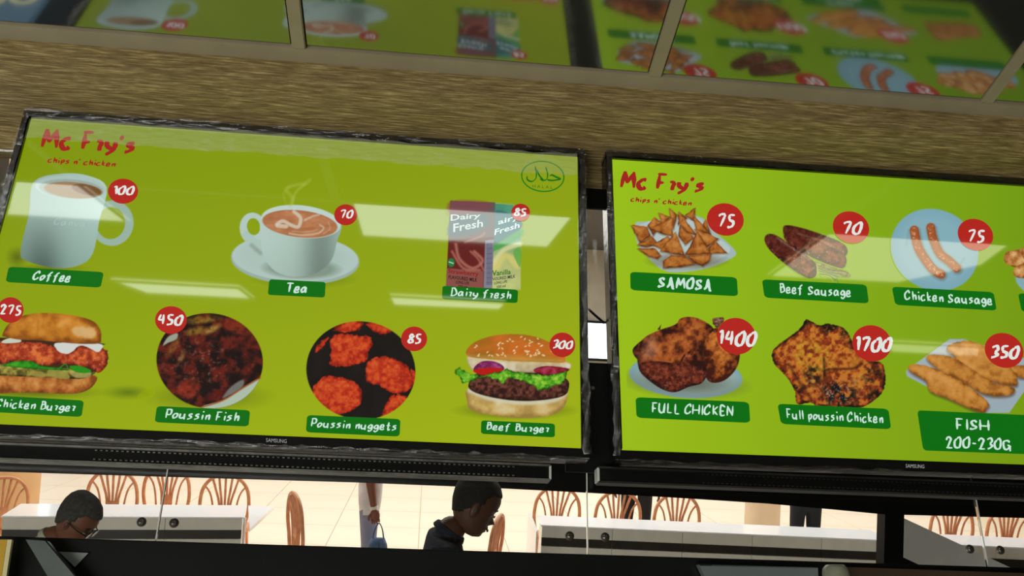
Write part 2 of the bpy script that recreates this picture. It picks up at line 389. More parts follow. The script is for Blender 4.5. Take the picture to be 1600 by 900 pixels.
class Pic:
    def __init__(s, S, box_, bgf):
        """S = (scale, x0, y0) of the crop the drawing is measured in; box_ in photo px"""
        s.S = S; a = [fpl(x, y) for x, y in ((box_[0], box_[1]), (box_[2], box_[1]), (box_[2], box_[3]), (box_[0], box_[3]))]
        u0, u1 = min(p.x for p in a), max(p.x for p in a); w0, w1 = min(p.y for p in a), max(p.y for p in a)
        st = 0.00100; s.nu = int((u1 - u0) / st) + 2; s.nw = int((w1 - w0) / st) + 2
        s.U, s.W = np.meshgrid(np.linspace(u0, u1, s.nu), np.linspace(w1, w0, s.nw))
        s.PX, s.PY = uw2px(s.U, s.W)
        s.X = (s.PX - S[1]) * S[0]; s.Y = (s.PY - S[2]) * S[0]      # crop units
        s.C = bgf(s.PX, s.PY); s.T = np.zeros_like(s.X); s.k = S[0]
    def mix(s, c, m):
        c = A3(c) if not isinstance(c, np.ndarray) else c
        s.C = s.C * (1 - m[..., None]) + c * m[..., None]; s.T = np.maximum(s.T, m); return m
    def sd(s, pts, sm=True, wob=0.0, ws=30, seed=1):
        P = [(p.x, p.y) for p in crom([(a, b, 0) for a, b in pts], 4, True)] if sm else pts
        X, Y = s.X, s.Y
        if wob: X = X + (fbm(X, Y, ws, seed, 3) - .5) * wob * 2; Y = Y + (fbm(X, Y, ws, seed + 9, 3) - .5) * wob * 2
        d = np.full(X.shape, 1e18); ins = np.zeros(X.shape, bool); n = len(P)
        for i in range(n):
            ax, ay = P[i]; bx_, by = P[(i + 1) % n]; ex, ey = bx_ - ax, by - ay; L2 = ex * ex + ey * ey + 1e-9
            t = np.clip(((X - ax) * ex + (Y - ay) * ey) / L2, 0, 1); d = np.minimum(d, (X - ax - t * ex) ** 2 + (Y - ay - t * ey) ** 2)
            if abs(ey) > 1e-9: ins ^= ((ay > Y) != (by > Y)) & (X < ex * (Y - ay) / ey + ax)
        d = np.sqrt(d); return np.where(ins, -d, d)
    def cov(s, sd, soft=1.0): return np.clip(0.5 - sd / (soft * s.k), 0, 1)
    def poly(s, pts, c, sm=True, soft=1.2, wob=0.0, ws=30, a=1.0, seed=1):
        return s.mix(c, s.cov(s.sd(pts, sm, wob, ws, seed), soft) * a)
    def elsd(s, cx, cy, rx, ry, ang=0):
        a = math.radians(ang); dx, dy = s.X - cx, s.Y - cy; x = dx * math.cos(a) + dy * math.sin(a); y = -dx * math.sin(a) + dy * math.cos(a)
        return (np.sqrt((x / rx) ** 2 + (y / ry) ** 2) - 1) * min(rx, ry)
    def ell(s, cx, cy, rx, ry, c, ang=0, soft=1.2, a=1.0): return s.mix(c, s.cov(s.elsd(cx, cy, rx, ry, ang), soft) * a)
    def line(s, pts, w, c, soft=1.2, a=1.0, sm=True):
        P = [(p.x, p.y) for p in crom([(q[0], q[1], 0) for q in pts], 5)] if sm and len(pts) > 2 else pts
        d = np.full(s.X.shape, 1e18)
        for (ax, ay), (bx_, by) in zip(P[:-1], P[1:]):
            ex, ey = bx_ - ax, by - ay; t = np.clip(((s.X - ax) * ex + (s.Y - ay) * ey) / (ex * ex + ey * ey + 1e-9), 0, 1)
            d = np.minimum(d, (s.X - ax - t * ex) ** 2 + (s.Y - ay - t * ey) ** 2)
        return s.mix(c, s.cov(np.sqrt(d) - w / 2, soft) * a)
    def meat(s, pts, c0, c1, c2, ns=20, seed=1, sm=True, wob=0, edge=25, up=0.25, spec=0.0, con=1.0, a=1.0):
        """lumpy food shape: dark c0, mid c1, light c2 by noise, darker at its rim and lower side"""
        sd = s.sd(pts, sm, wob, 18, seed); n = fbm(s.X, s.Y, ns, seed, 5); n = np.clip((n - .5) * 2.6 * con + .5, 0, 1)
        rim = np.clip(-sd / edge, 0, 1); ys = [p[1] for p in pts]; g = (s.Y - min(ys)) / (max(ys) - min(ys) + 1e-6)
        v = np.clip(n * .6 + rim * .45 - g * up, 0, 1)[..., None]
        c = np.where(v < .5, A3(c0) * (1 - v * 2) + A3(c1) * v * 2, A3(c1) * (2 - v * 2) + A3(c2) * (v * 2 - 1))
        if spec:
            h = np.clip((fbm(s.X, s.Y, ns * .5, seed + 40, 3) - .66) * 7, 0, 1)[..., None] * spec; c = c * (1 - h) + A3((200, 190, 185)) * h
        return s.mix(c, s.cov(sd, 1.2) * a)
    def done(s, name, parent, off, dn):
        keep = s.T > 0.01; k = keep[:-1, :-1] | keep[1:, :-1] | keep[:-1, 1:] | keep[1:, 1:]
        idx = np.arange(s.nu * s.nw).reshape(s.nw, s.nu)
        q = np.stack([idx[1:, :-1][k], idx[1:, 1:][k], idx[:-1, 1:][k], idx[:-1, :-1][k]], 1)
        used, inv = np.unique(q, return_inverse=True); q = inv.reshape(-1, 4)
        co = np.stack([s.U.ravel()[used] - off[0], s.W.ravel()[used] - off[1], np.full(len(used), dn)], 1)
        me = bpy.data.meshes.new(name); me.vertices.add(len(co)); me.vertices.foreach_set('co', co.ravel())
        me.loops.add(q.size); me.loops.foreach_set('vertex_index', q.ravel().astype(np.int32))
        me.polygons.add(len(q)); me.polygons.foreach_set('loop_start', (np.arange(len(q)) * 4).astype(np.int32)); me.polygons.foreach_set('loop_total', np.full(len(q), 4, np.int32))
        me.update(calc_edges=True)
        c = np.clip(s.C.reshape(-1, 3)[used] / 255.0, 0, 1); c = np.where(c <= 0.04045, c / 12.92, ((c + 0.055) / 1.055) ** 2.4)
        at = me.color_attributes.new('Col', 'FLOAT_COLOR', 'POINT'); at.data.foreach_set('color', np.concatenate([c, np.ones((len(c), 1))], 1).astype(np.float32).ravel())
        return obj(name, me, MP, parent)

def bg1(X, Y):
    t = np.clip((Y - 200) / 480, 0, 1)[..., None]; s_ = np.clip(X / 900, 0, 1)[..., None]
    c = A3((124, 146, 0)) * (1 - t) + A3((148, 168, 2)) * t
    return c * (1 - s_) + (c + A3((10, 8, 12))) * s_
def bg2(X, Y):
    s_ = np.clip((X - 950) / 650, 0, 1)[..., None]; t = np.clip((Y - 260) / 460, 0, 1)[..., None]
    c = A3((150, 190, 20)) * (1 - s_) + A3((114, 154, 12)) * s_
    return c + A3((4, -2, -2)) * t
def soft_shadow(p, cx, cy, rx, ry, c=(70, 80, 10), a=0.7):
    d = np.sqrt(((p.X - cx) / rx) ** 2 + ((p.Y - cy) / ry) ** 2); p.mix(c, np.clip(1 - d, 0, 1) ** 1.3 * a)

# ------------------------------------------------------------------ the two screens
TW, TH = 0.95, 0.534375
m_bezel = mat('glossy_black_bezel', (16, 17, 17), 0.16, ior=1.7, bump=0.12, bscale=30)
m_case = mat('matt_black_casing', (12, 13, 13), 0.5, spec=.15, bump=0.1)
m_silver = mat('dull_silver_lip', (120, 120, 112), 0.38, metal=0.6, var=0.3, vscale=30, bump=0.3, bscale=60)
def film_mat():
    m = bpy.data.materials.new('crumpled_clear_film'); m.use_nodes = True; nt = m.node_tree; N = nt.nodes; L = nt.links
    N.remove(N['Principled BSDF']); t = N.new('ShaderNodeBsdfTransparent')
    g = N.new('ShaderNodeBsdfGlossy'); g.inputs['Roughness'].default_value = 0.12
    mx = N.new('ShaderNodeMixShader'); mx.inputs[0].default_value = 0.13
    tc = N.new('ShaderNodeTexCoord'); mp = N.new('ShaderNodeMapping'); mp.inputs['Scale'].default_value = (18, 60, 60); n = N.new('ShaderNodeTexNoise'); n.inputs['Scale'].default_value = 1.5; n.inputs['Detail'].default_value = 6
    bp = N.new('ShaderNodeBump'); bp.inputs['Strength'].default_value = 0.8; bp.inputs['Distance'].default_value = 0.01
    L.new(tc.outputs['Object'], mp.inputs[0]); L.new(mp.outputs[0], n.inputs[0]); L.new(n.outputs['Fac'], bp.inputs['Height']); L.new(bp.outputs[0], g.inputs['Normal'])
    L.new(t.outputs[0], mx.inputs[1]); L.new(g.outputs[0], mx.inputs[2]); L.new(mx.outputs[0], N['Material Output'].inputs[0]); return m
m_film = film_mat()
m_haze = film_mat(); m_haze.name = 'film_haze_tint'  # pale diffuse tint puts the reflected haze into the film's colour
def _hz(m):
    N = m.node_tree.nodes; L = m.node_tree.links; N['Mix Shader'].inputs[0].default_value = .2
    d = N.new('ShaderNodeBsdfDiffuse'); d.inputs[0].default_value = (.9, .9, .75, 1); L.new(N['Bump'].outputs[0], d.inputs['Normal']); L.new(d.outputs[0], N['Mix Shader'].inputs[2])
_hz(m_haze)
def wrinkled(u0, u1, w0, w1, seed, step=0.012):
    rnd = random.Random(seed); bm = bmesh.new(); horiz = abs(u1 - u0) > abs(w1 - w0); L_ = max(abs(u1 - u0), abs(w1 - w0)); n = max(4, int(L_ / step)); rows = []
    for i in range(n + 1):
        t = i / n; r = []
        for j in range(4):
            s_ = j / 3; a, b_ = (t, s_) if horiz else (s_, t)
            edge = rnd.uniform(-.0025, .0025) if j in (0, 3) else 0
            r.append(bm.verts.new((u0 + (u1 - u0) * a + (0 if horiz else edge), w0 + (w1 - w0) * b_ + (edge if horiz else 0), 0.0085 + rnd.uniform(0, .0028))))
        rows.append(r)
    for i in range(n):
        for j in range(3):
            f = bm.faces.new([rows[i][j], rows[i + 1][j], rows[i + 1][j + 1], rows[i][j + 1]])
    g = bmesh.ops.solidify(bm, geom=bm.faces[:], thickness=0.0002)
    return bm
def screen_body(name, off, rot, label, rail, lipmat, bgf, grp):
    mw = FMAT @ Matrix.Translation((off[0], off[1], 0))
    r = tag(empty(name, mw=mw), label, 'television')
    R_ = Matrix.Rotation(rot, 4, 'Z')
    # bezel ring of four bars, rounded
    b = bmesh.new(); l, t, rr, bt = 0.0125, 0.0145, 0.0135, 0.0175
    for lo, hi in (((-l, 0, -.034), (TW + rr, t, .008)), ((-l, -TH - bt, -.034), (TW + rr, -TH, .008)), ((-l, -TH, -.034), (0, 0, .008)), ((TW, -TH, -.034), (TW + rr, 0, .008))):
        box(b, lo, hi, 0.0025)
    b.transform(R_); smoothb = obj('bezel', b, m_bezel, r)
    b = bx((-.004, -TH - .012, -.050), (TW + .004, .008, -.034), 0.003); box(b, (.16, -TH + .06, -.056), (TW - .16, -.08, -.05), 0.002)
    b.transform(R_); obj('back_casing', b, m_case, r)
    # screen sheet with its own graded lime ground
    nu, nw = 48, 28; U, W_ = np.meshgrid(np.linspace(0, TW, nu), np.linspace(0, -TH, nw))
    c_, s_ = math.cos(rot), math.sin(rot); UR = U * c_ - W_ * s_; WR = U * s_ + W_ * c_
    PX, PY = uw2px(UR + off[0], WR + off[1]); C = bgf(PX, PY).reshape(-1, 3) / 255.0; C = np.where(C <= .04045, C / 12.92, ((C + .055) / 1.055) ** 2.4)
    vs = list(zip(UR.ravel().tolist(), WR.ravel().tolist(), [0.0] * (nu * nw)))
    fs = [(j * nu + i, (j + 1) * nu + i, (j + 1) * nu + i + 1, j * nu + i + 1) for j in range(nw - 1) for i in range(nu - 1)]
    me = bpy.data.meshes.new('screen'); me.from_pydata(vs, [], fs); me.update()
    at = me.color_attributes.new('Col', 'FLOAT_COLOR', 'POINT'); at.data.foreach_set('color', np.concatenate([C, np.ones((len(C), 1))], 1).astype(np.float32).ravel())
    scn = obj('screen', me, MP, r); tag(scn, 'lime green backlit menu')
    # added rail: its silver lips stand for the underside gleam and its mirror image
    a0, a1 = rail
    obj('gleam_rail', bx((a0, -.5785, -.052), (a1, -.5565, -.03), .001), m_case, r)
    for w in (-.5565, -.5795):
        obj('gleam_lip', bx((a0, w - .0016, -.050), (a1, w + .0016, -.0245), .0004), lipmat, r)
    b = bmesh.new(); u = a0 + .17
    while u < a1 - .06:
        box(b, (u, -.5752, -.0300), (u + .0035, -.5735, -.0275)); box(b, (u, -.5615, -.0300), (u + .0035, -.5598, -.0275)); u += .0078
    tag(obj('vent_teeth', b, lipmat, r), kind='stuff')
    obj('rail_end', bx((a0 - .002, -.5785, -.051), (a0 + .0016, -.5565, -.026), .0005), m_edge, r)
    obj('rail_end', bx((a1 - .0016, -.5785, -.051), (a1 + .002, -.5565, -.026), .0005), m_edge, r)
    # shipping film still on the bezel
    obj('plastic_film', wrinkled(-.012, TW + .012, .001, .0145, 3), m_film, r)
    obj('plastic_film', wrinkled(-.0125, -.001, -TH - .01, .01, 4), m_film, r)
    obj('plastic_film', wrinkled(TW + .002, TW + .014, -TH - .01, .01, 5), m_film, r)
    obj('plastic_film', wrinkled(-.012, TW + .012, -TH - .0185, -TH - .0145, 6), m_film, r)
    if not rot: obj('plastic_film', wrinkled(.004, TW - .002, -.044, -.001, 8, .02), m_haze, r)
    return r, scn
t1, s1 = screen_body('menu_screen', (0, 0), 0.0, 'wall screen with drinks and burgers menu, the left one of the two', (.035, .905), m_silver, bg1, None)
m_lip2 = mat('dim_gleam_lip', (52, 52, 48), 0.4, metal=0.5, var=0.3, vscale=30)  # darker copy of the lip, its weaker gleam put into the colour
OFF2 = (1.013, -0.0001)
t2, s2 = screen_body('menu_screen', OFF2, 0.0053, 'wall screen with samosa, sausage and chicken menu, the right one of the two', (-.03, .93), m_lip2, bg2, None)

RED = (176, 34, 26); GRN = (0, 106, 8); TXT = (196, 226, 210); WHT = (222, 226, 220)
def quadin(q, l=.1, r=.9, b=.3, t=.75): return [bilin(q, l, t), bilin(q, r, t), bilin(q, r, b), bilin(q, l, b)]
def rquad(q, rad=0.12, asp=4.0):
    """px quad with rounded corners"""
    out = []
    for cx, cy, a0 in ((1, 1, 0), (0, 1, 90), (0, 0, 180), (1, 0, 270)):
        rx, ry = rad / asp * 1.2, rad
        for k in range(5):
            a = math.radians(a0 + k * 22.5); x = (cx - (rx if cx else -rx)) + rx * math.cos(a); y = (cy - (ry if cy else -ry)) + ry * math.sin(a)
            out.append(bilin(q, x, y))
    return out
def strip(scr, off, q, txt, box_=(.1, .9, .28, .74), seed=0, wt=.8, lines=None, col=GRN, rad=.16):
    P = [(rquad(q, rad), col, 0)]
    for tx, bb in (lines or [(txt, box_)]):
        if tx:
            for z in brush_text(tx, quadin(q, *bb), wt, seed=seed): P.append((z, TXT, .0003))
    return print_mesh('name_strip', P, scr, off, .0009)
def badge(scr, off, cx, cy, rx, ry, ang, txt, tq, col=RED, wt=1.0):
    a = math.radians(ang); pts = []
    for k in range(40):
        t = 2 * math.pi * k / 40; x, y = rx * math.cos(t), ry * math.sin(t); pts.append((cx + x * math.cos(a) - y * math.sin(a), cy + x * math.sin(a) + y * math.cos(a)))
    P = [(pts, col, 0)]
    if txt:
        for z in brush_text(txt, tq, wt, seed=int(cx)): P.append((z, WHT, .0003))
    return print_mesh('price_badge', P, scr, off, .0016)
def tq(x0, y0, x1, y1, sl=.045):
    d = (x1 - x0) * sl; return [(x0, y0), (x1, y0 + d), (x1, y1 + d), (x0, y1)]
# ------------------------------------------------------------------ menu contents
Z0 = (0, 0)
def T(o, l): o['label'] = l; return o
def rotq(q): return q
# --- left screen pictures
p = Pic((4.5, 0, 260), (-8, 262, 214, 424), bg1)      # mug
soft_shadow(p, 120, 640, 90, 90); soft_shadow(p, 330, 715, 330, 30, a=.5)
p.ell(790, 400, 150, 160, (150, 176, 160), 8); gi = p.elsd(780, 400, 100, 112, 8); p.C = p.C * (1 - p.cov(gi)[..., None]) + bg1(p.PX, p.PY) * p.cov(gi)[..., None]
body = [(238, 100), (200, 330), (150, 590), (170, 640), (250, 695), (400, 715), (520, 705), (620, 660), (660, 560), (700, 380), (755, 150), (640, 70), (430, 50)]
sd_ = p.sd([(238, 110), (205, 330), (145, 600), (200, 670), (400, 716), (560, 695), (655, 610), (700, 380), (752, 150), (620, 66), (430, 52)])
g = np.clip((p.X - 150) / 600, 0, 1)[..., None]; gy = np.clip((p.Y - 300) / 380, 0, 1)[..., None]
cc_ = A3((118, 146, 134)) * (1 - g) + A3((146, 176, 164)) * g
dk = np.exp(-((p.X - 300 - 0 * p.Y) / 130) ** 2)[..., None] * gy * .32; cc_ = cc_ * (1 - dk)
cc_ = cc_ + A3((34, 30, 34)) * (1 - gy) * .8
p.mix(cc_, p.cov(sd_))
p.ell(495, 150, 250, 80, (168, 190, 184), 4); p.ell(500, 160, 225, 68, (150, 168, 160), 4); p.ell(515, 168, 205, 56, (150, 120, 84), 5); p.ell(610, 165, 105, 36, (104, 66, 26), 12, a=.8)
mug = T(p.done('dish_picture', s1, Z0, .0006), 'white coffee mug picture')
print_mesh('mug_lettering', [(z, (168, 190, 184), 0) for z in brush_text('Canva', [(86, 340), (134, 345), (132, 354), (85, 351)], .45)], mug, Z0, .0009)
p = Pic((4.0906, 320, 260), (354, 276, 568, 452), bg1)   # tea cup
soft_shadow(p, 640, 720, 380, 70, a=.6)
p.ell(578, 600, 410, 158, (150, 172, 160), 2.5); p.ell(578, 585, 404, 150, (172, 194, 186), 2.5)
n = fbm(p.X, p.Y, 200, 3, 2)[..., None]; p.mix(A3((158, 182, 172)) + n * 14, p.cov(p.elsd(570, 590, 330, 110, 2.5), 9) * .8)
p.ell(620, 655, 230, 62, (118, 136, 118), 2, soft=6, a=.8)
p.ell(310, 400, 86, 104, (176, 198, 188), -10); p.line([(270, 440), (300, 480), (345, 500)], 60, (168, 192, 182)); p.line([(300, 505), (356, 556)], 26, (120, 138, 120), a=.5, soft=4)
gi = p.elsd(312, 386, 42, 54, -8); p.mix(bg1(p.PX, p.PY), p.cov(gi))
sd_ = p.sd([(358, 340), (360, 480), (372, 560), (430, 655), (520, 700), (620, 705), (720, 680), (810, 600), (845, 480), (872, 375), (780, 290), (610, 250), (440, 265)])
g = np.clip((p.X - 360) / 500, 0, 1)[..., None]; sh = np.exp(-((p.X - 740) / 110) ** 2)[..., None] * .26 + np.clip((p.Y - 480) / 240, 0, 1)[..., None] * .06
p.mix((A3((176, 200, 190)) * (1 - g) + A3((160, 184, 170)) * g) * (1 - sh), p.cov(sd_))
p.ell(615, 354, 256, 104, (186, 206, 198), 6); p.ell(608, 368, 240, 86, (168, 104, 66), 6)
nn = fbm(p.X * .6, p.Y * 1.8, 40, 8, 4)[..., None]; p.mix(A3((150, 90, 50)) + nn * 50, p.cov(p.elsd(608, 368, 234, 82, 6), 2) * .8)
for pts, w, a in (([(460, 372), (500, 350), (560, 380), (600, 385), (612, 330), (570, 290)], 22, .85), ([(640, 345), (690, 320), (730, 310)], 14, .6), ([(540, 430), (620, 440), (720, 430), (760, 395), (735, 375)], 9, .7), ([(560, 415), (640, 420), (720, 405)], 5, .5), ([(790, 360), (800, 400), (760, 430)], 5, .5), ([(465, 380), (520, 385)], 26, .8)):
    p.line(pts, w, (206, 196, 176), soft=2.2, a=a)
p.line([(545, 250), (560, 200), (520, 150), (560, 125), (640, 110), (670, 90)], 16, (170, 186, 90), soft=5, a=.5); p.line([(560, 240), (580, 170), (640, 115)], 12, (180, 194, 110), soft=4, a=.45); p.line([(520, 240), (505, 180), (540, 130)], 8, (170, 186, 90), soft=5, a=.35)
T(p.done('dish_picture', s1, Z0, .0006), 'white tea cup on saucer picture')
p = Pic((3.4625, 640, 220), (692, 308, 820, 455), bg1)    # two milk cartons
p.poly([(462, 335), (560, 345), (603, 390), (600, 808), (395, 800)], (150, 170, 100), False)
n = fbm(p.X, p.Y, 60, 4, 3)[..., None]; g = np.clip((p.Y - 520) / 120, 0, 1)[..., None]
p.mix((A3((70, 140, 110)) * (1 - g) + A3((178, 186, 116)) * g) * (.9 + .2 * n), p.cov(p.sd([(458, 340), (556, 348), (603, 392), (600, 806), (445, 800)], False)))
p.poly([(455, 400), (500, 380), (598, 430), (596, 480), (452, 560)], (40, 96, 110), a=.8); p.poly([(452, 570), (600, 480), (600, 520), (452, 600)], (60, 150, 60), a=.7)
p.line([(450, 680), (500, 600), (560, 570), (596, 560)], 26, (214, 210, 150), soft=4, a=.8); p.line([(460, 700), (520, 620), (580, 680)], 30, (208, 196, 110), soft=5, a=.8); p.poly([(560, 600), (600, 580), (600, 680), (580, 660)], (90, 160, 60), a=.8)
p.poly([(220, 325), (462, 335), (445, 800), (400, 798), (197, 790)], (96, 28, 24), False)
p.poly([(222, 325), (462, 335), (456, 520), (210, 540)], (96, 92, 92), False, a=.85); p.poly([(225, 328), (420, 332), (420, 380), (225, 400)], (130, 60, 70), a=.6, soft=5); p.poly([(235, 420), (410, 400), (410, 470), (220, 520)], (60, 96, 104), a=.8, soft=3)
for pts, w in (([(250, 560), (270, 640), (340, 690), (395, 650), (350, 600)], 16), ([(300, 550), (380, 520), (405, 500)], 10), ([(230, 600), (290, 690), (380, 700)], 12), ([(330, 600), (370, 640), (400, 700)], 10)): p.line(pts, w, (176, 110, 96), soft=3, a=.8)
p.poly([(408, 540), (455, 535), (446, 800), (400, 798)], (128, 130, 146), False, a=.95)
for k in range(26):
    y = 560 + k * 8.7; p.line([(417, y), (446, y - 2)], 3.2 if k % 3 else 5, (60, 60, 84), a=.7, sm=False)
p.poly([(200, 690), (400, 706), (398, 798), (197, 790)], (150, 96, 86), False, a=.7)
p.ell(225, 660, 18, 24, (30, 120, 60)); p.line([(214, 656), (236, 664)], 5, (200, 220, 200))
ct = T(p.done('dish_picture', s1, Z0, .0006), 'red and green milk cartons picture')
def c4(q): return [(640 + x / 3.4625, 220 + y / 3.4625) for x, y in q]
P = []
for tx, q, c in (('Dairy', [(222, 400), (385, 392), (380, 425), (222, 446)], (190, 204, 200)), ('Fresh', [(236, 450), (398, 425), (396, 465), (236, 495)], (190, 204, 200)),
                 ('airy', [(478, 430), (596, 395), (590, 432), (478, 465)], (200, 220, 214)), ('Fresh', [(462, 480), (596, 440), (594, 470), (458, 512)], (200, 220, 214))):
    for z in font_text(tx, c4(q), .02): P.append((z, c, 0))
for tx, q, c in (('Strawberry', [(208, 694), (374, 710), (372, 742), (207, 722)], (140, 20, 20)), ('FLAVOURED MILK', [(212, 728), (366, 744), (365, 764), (211, 746)], (30, 10, 14)), ('LONG LIFE', [(250, 756), (322, 764), (321, 780), (249, 772)], (30, 10, 14)), ('250 ml', [(262, 780), (312, 785), (311, 797), (261, 792)], (30, 10, 14)),
                 ('Vanilla', [(446, 702), (548, 696), (547, 722), (446, 732)], (24, 110, 40)), ('VOURED MILK', [(448, 742), (572, 724), (571, 742), (448, 758)], (24, 40, 60)), ('LONG LIFE', [(458, 764), (528, 754), (527, 768), (458, 778)], (24, 40, 60)), ('250 ml', [(470, 786), (520, 778), (519, 792), (470, 799)], (24, 40, 60))):
    for z in font_text(tx, c4(q), .02): P.append((z, c, 0))
print_mesh('carton_lettering', P, ct, Z0, .0009)
p = Pic((4.5, 0, 460), (-46, 484, 246, 640), bg1)     # chicken burger
soft_shadow(p, 250, 690, 560, 60, a=.7); soft_shadow(p, 900, 690, 200, 60, c=(76, 100, 4), a=.75)
p.poly([(-190, 320), (690, 340), (640, 400), (640, 560), (-190, 580)], (60, 34, 14))
p.meat([(-190, 560), (100, 560), (400, 580), (668, 570), (650, 650), (560, 694), (440, 700), (200, 690), (-150, 690)], (110, 54, 12), (176, 104, 40), (206, 150, 84), 60, 3, up=.2, edge=60)
p.meat([(-200, 480), (100, 490), (330, 510), (640, 535), (655, 565), (560, 595), (400, 585), (200, 580), (0, 570), (-190, 560)], (24, 22, 4), (92, 84, 26), (176, 164, 70), 34, 5, edge=16, up=.1)
p.poly([(210, 540), (300, 545), (320, 580), (240, 578)], (150, 136, 60), a=.8); p.poly([(350, 530), (460, 545), (490, 590), (420, 592), (340, 570)], (150, 140, 62), a=.85); p.poly([(500, 552), (630, 545), (630, 580), (540, 588)], (160, 148, 86), a=.8)
p.meat([(-190, 330), (100, 340), (300, 345), (470, 400), (560, 360), (620, 370), (750, 395), (750, 500), (690, 556), (640, 520), (560, 505), (440, 490), (300, 500), (120, 480), (-190, 480)], (70, 8, 4), (160, 52, 22), (214, 110, 50), 30, 8, wob=10, edge=30, up=.15, spec=.3)
p.poly([(385, 350), (450, 340), (700, 345), (712, 390), (680, 408), (620, 375), (560, 362), (500, 410), (440, 415), (400, 390)], (204, 208, 200), wob=5); p.poly([(15, 330), (70, 308), (140, 315), (140, 338), (30, 345)], (196, 200, 180))
p.meat([(20, 500), (110, 470), (230, 472), (300, 505), (440, 520), (480, 535), (340, 530), (180, 520), (60, 508)], (0, 70, 0), (24, 124, 10), (70, 160, 30), 40, 4, edge=12)
p.poly([(490, 505), (570, 505), (645, 540), (590, 555), (520, 540)], (34, 136, 14)); p.line([(420, 520), (460, 490), (480, 525)], 8, (40, 130, 30))
p.meat([(18, 285), (60, 210), (150, 155), (270, 133), (420, 136), (560, 157), (660, 192), (706, 250), (712, 310), (695, 345), (560, 348), (400, 335), (250, 322), (130, 318), (40, 300)], (120, 62, 8), (182, 112, 26), (208, 140, 54), 90, 11, edge=45, up=.35)
p.poly([(510, 250), (560, 225), (660, 240), (670, 290), (620, 308), (530, 290)], (214, 180, 130), wob=14, soft=5, a=.75); p.line([(420, 215), (470, 185)], 22, (214, 160, 84), soft=8, a=.6); p.line([(270, 180), (262, 300)], 7, (150, 90, 20), soft=5, a=.6)
T(p.done('dish_picture', s1, Z0, .0006), 'chicken burger picture')
def wrapdisc(p, cx, cy, r, ry, ang=0): return p.cov(p.elsd(cx, cy, r, ry, ang))
p = Pic((3.75, 220, 460), (206, 486, 430, 642), bg1)      # dark glazed fish on round picture
soft_shadow(p, 400, 600, 430, 100, c=(84, 100, 4), a=.8)
dm = wrapdisc(p, 404, 390, 312, 278, 8)
n = fbm(p.X, p.Y, 44, 21, 6)[..., None]; v = np.clip((n - .5) * 3.4 + .36, 0, 1); base = A3((22, 6, 4)) * (1 - v) + A3((96, 26, 14)) * v; p.mix(base, dm)
K = p.T.copy(); C0 = p.C.copy()
for cx, cy, rx, ry, a, c in ((350, 150, 100, 22, -5, (150, 120, 30)), (320, 215, 56, 24, -14, (140, 108, 30)), (415, 205, 52, 17, -26, (176, 150, 60)), (560, 190, 90, 40, 20, (130, 44, 20)), (280, 550, 70, 60, -30, (140, 44, 20)), (640, 420, 60, 20, -50, (130, 40, 16)), (190, 310, 60, 18, -60, (140, 96, 30)), (245, 365, 34, 14, -60, (140, 100, 50)), (440, 590, 70, 24, -20, (90, 16, 12))):
    m = p.cov(p.elsd(cx, cy, rx, ry, a), 5) * dm * .8 * np.clip(fbm(p.X, p.Y, 22, 5, 3) * 1.6, 0, 1); p.C = p.C * (1 - m[..., None]) + A3(c) * m[..., None]
h = np.clip((fbm(p.X, p.Y, 16, 31, 4) - .58) * 5, 0, 1) * dm * np.exp(-(((p.X - 340) / 210) ** 2 + ((p.Y - 420) / 170) ** 2)) * .5; p.C = p.C * (1 - h[..., None]) + A3((170, 140, 124)) * h[..., None]
bowl = p.cov(p.sd([(350, 662), (480, 620), (600, 545), (700, 490), (760, 500), (700, 720), (300, 740)])) * dm; p.C = p.C * (1 - bowl[..., None]) + A3((168, 186, 166)) * bowl[..., None]
m = p.cov(p.sd([(480, 610), (530, 540), (600, 500), (590, 550)]), 3) * dm * .8; p.C = p.C * (1 - m[..., None]) + A3((120, 130, 124)) * m[..., None]
p.line([(355, 662), (480, 622), (600, 548), (700, 490)], 8, (150, 70, 20), a=.9, soft=2); m = p.cov(p.sd([(130, 300), (160, 250), (214, 228), (210, 262), (160, 285)]), 2) * dm; p.C = p.C * (1 - m[..., None]) + A3((150, 156, 140)) * m[..., None]
T(p.done('dish_picture', s1, Z0, .0006), 'round dark red fish dish picture')
p = Pic((4.0917, 460, 480), (478, 498, 654, 660), bg1)     # nuggets on round picture
dm = wrapdisc(p, 425, 405, 350, 314, 8); n = fbm(p.X, p.Y, 80, 3, 3)[..., None]; p.mix(A3((14, 8, 6)) + n * 14, dm)
T0 = p.T.copy(); Cb = bg1(p.PX, p.PY)
for k, pts in enumerate(([(228, 200), (300, 170), (400, 180), (480, 190), (500, 240), (470, 290), (450, 350), (340, 378), (240, 375), (224, 340), (240, 280)], [(470, 350), (560, 315), (680, 345), (740, 400), (770, 480), (720, 540), (620, 550), (540, 500), (460, 470)], [(120, 520), (180, 450), (260, 440), (400, 490), (436, 580), (400, 640), (300, 690), (180, 680), (110, 600)], [(250, 140), (350, 85), (445, 100), (400, 150), (300, 162)], [(460, 100), (560, 90), (640, 150), (560, 172), (480, 140)], [(620, 565), (730, 580), (700, 660), (600, 720), (555, 700)], [(130, 270), (180, 210), (215, 190), (190, 250), (140, 290)], [(740, 400), (790, 420), (780, 480), (760, 500)])):
    p.meat(pts, (104, 12, 4), (178, 44, 16), (206, 84, 32), 24, 50 + k, wob=12, edge=22, up=.15, spec=.12)
p.C = Cb * (1 - dm[..., None]) + p.C * dm[..., None]; p.T = dm
T(p.done('dish_picture', s1, Z0, .0006), 'round picture of orange nuggets on black')
p = Pic((3.9125, 690, 480), (692, 516, 904, 662), bg1)     # beef burger
soft_shadow(p, 450, 630, 420, 66, c=(60, 72, 0), a=1)
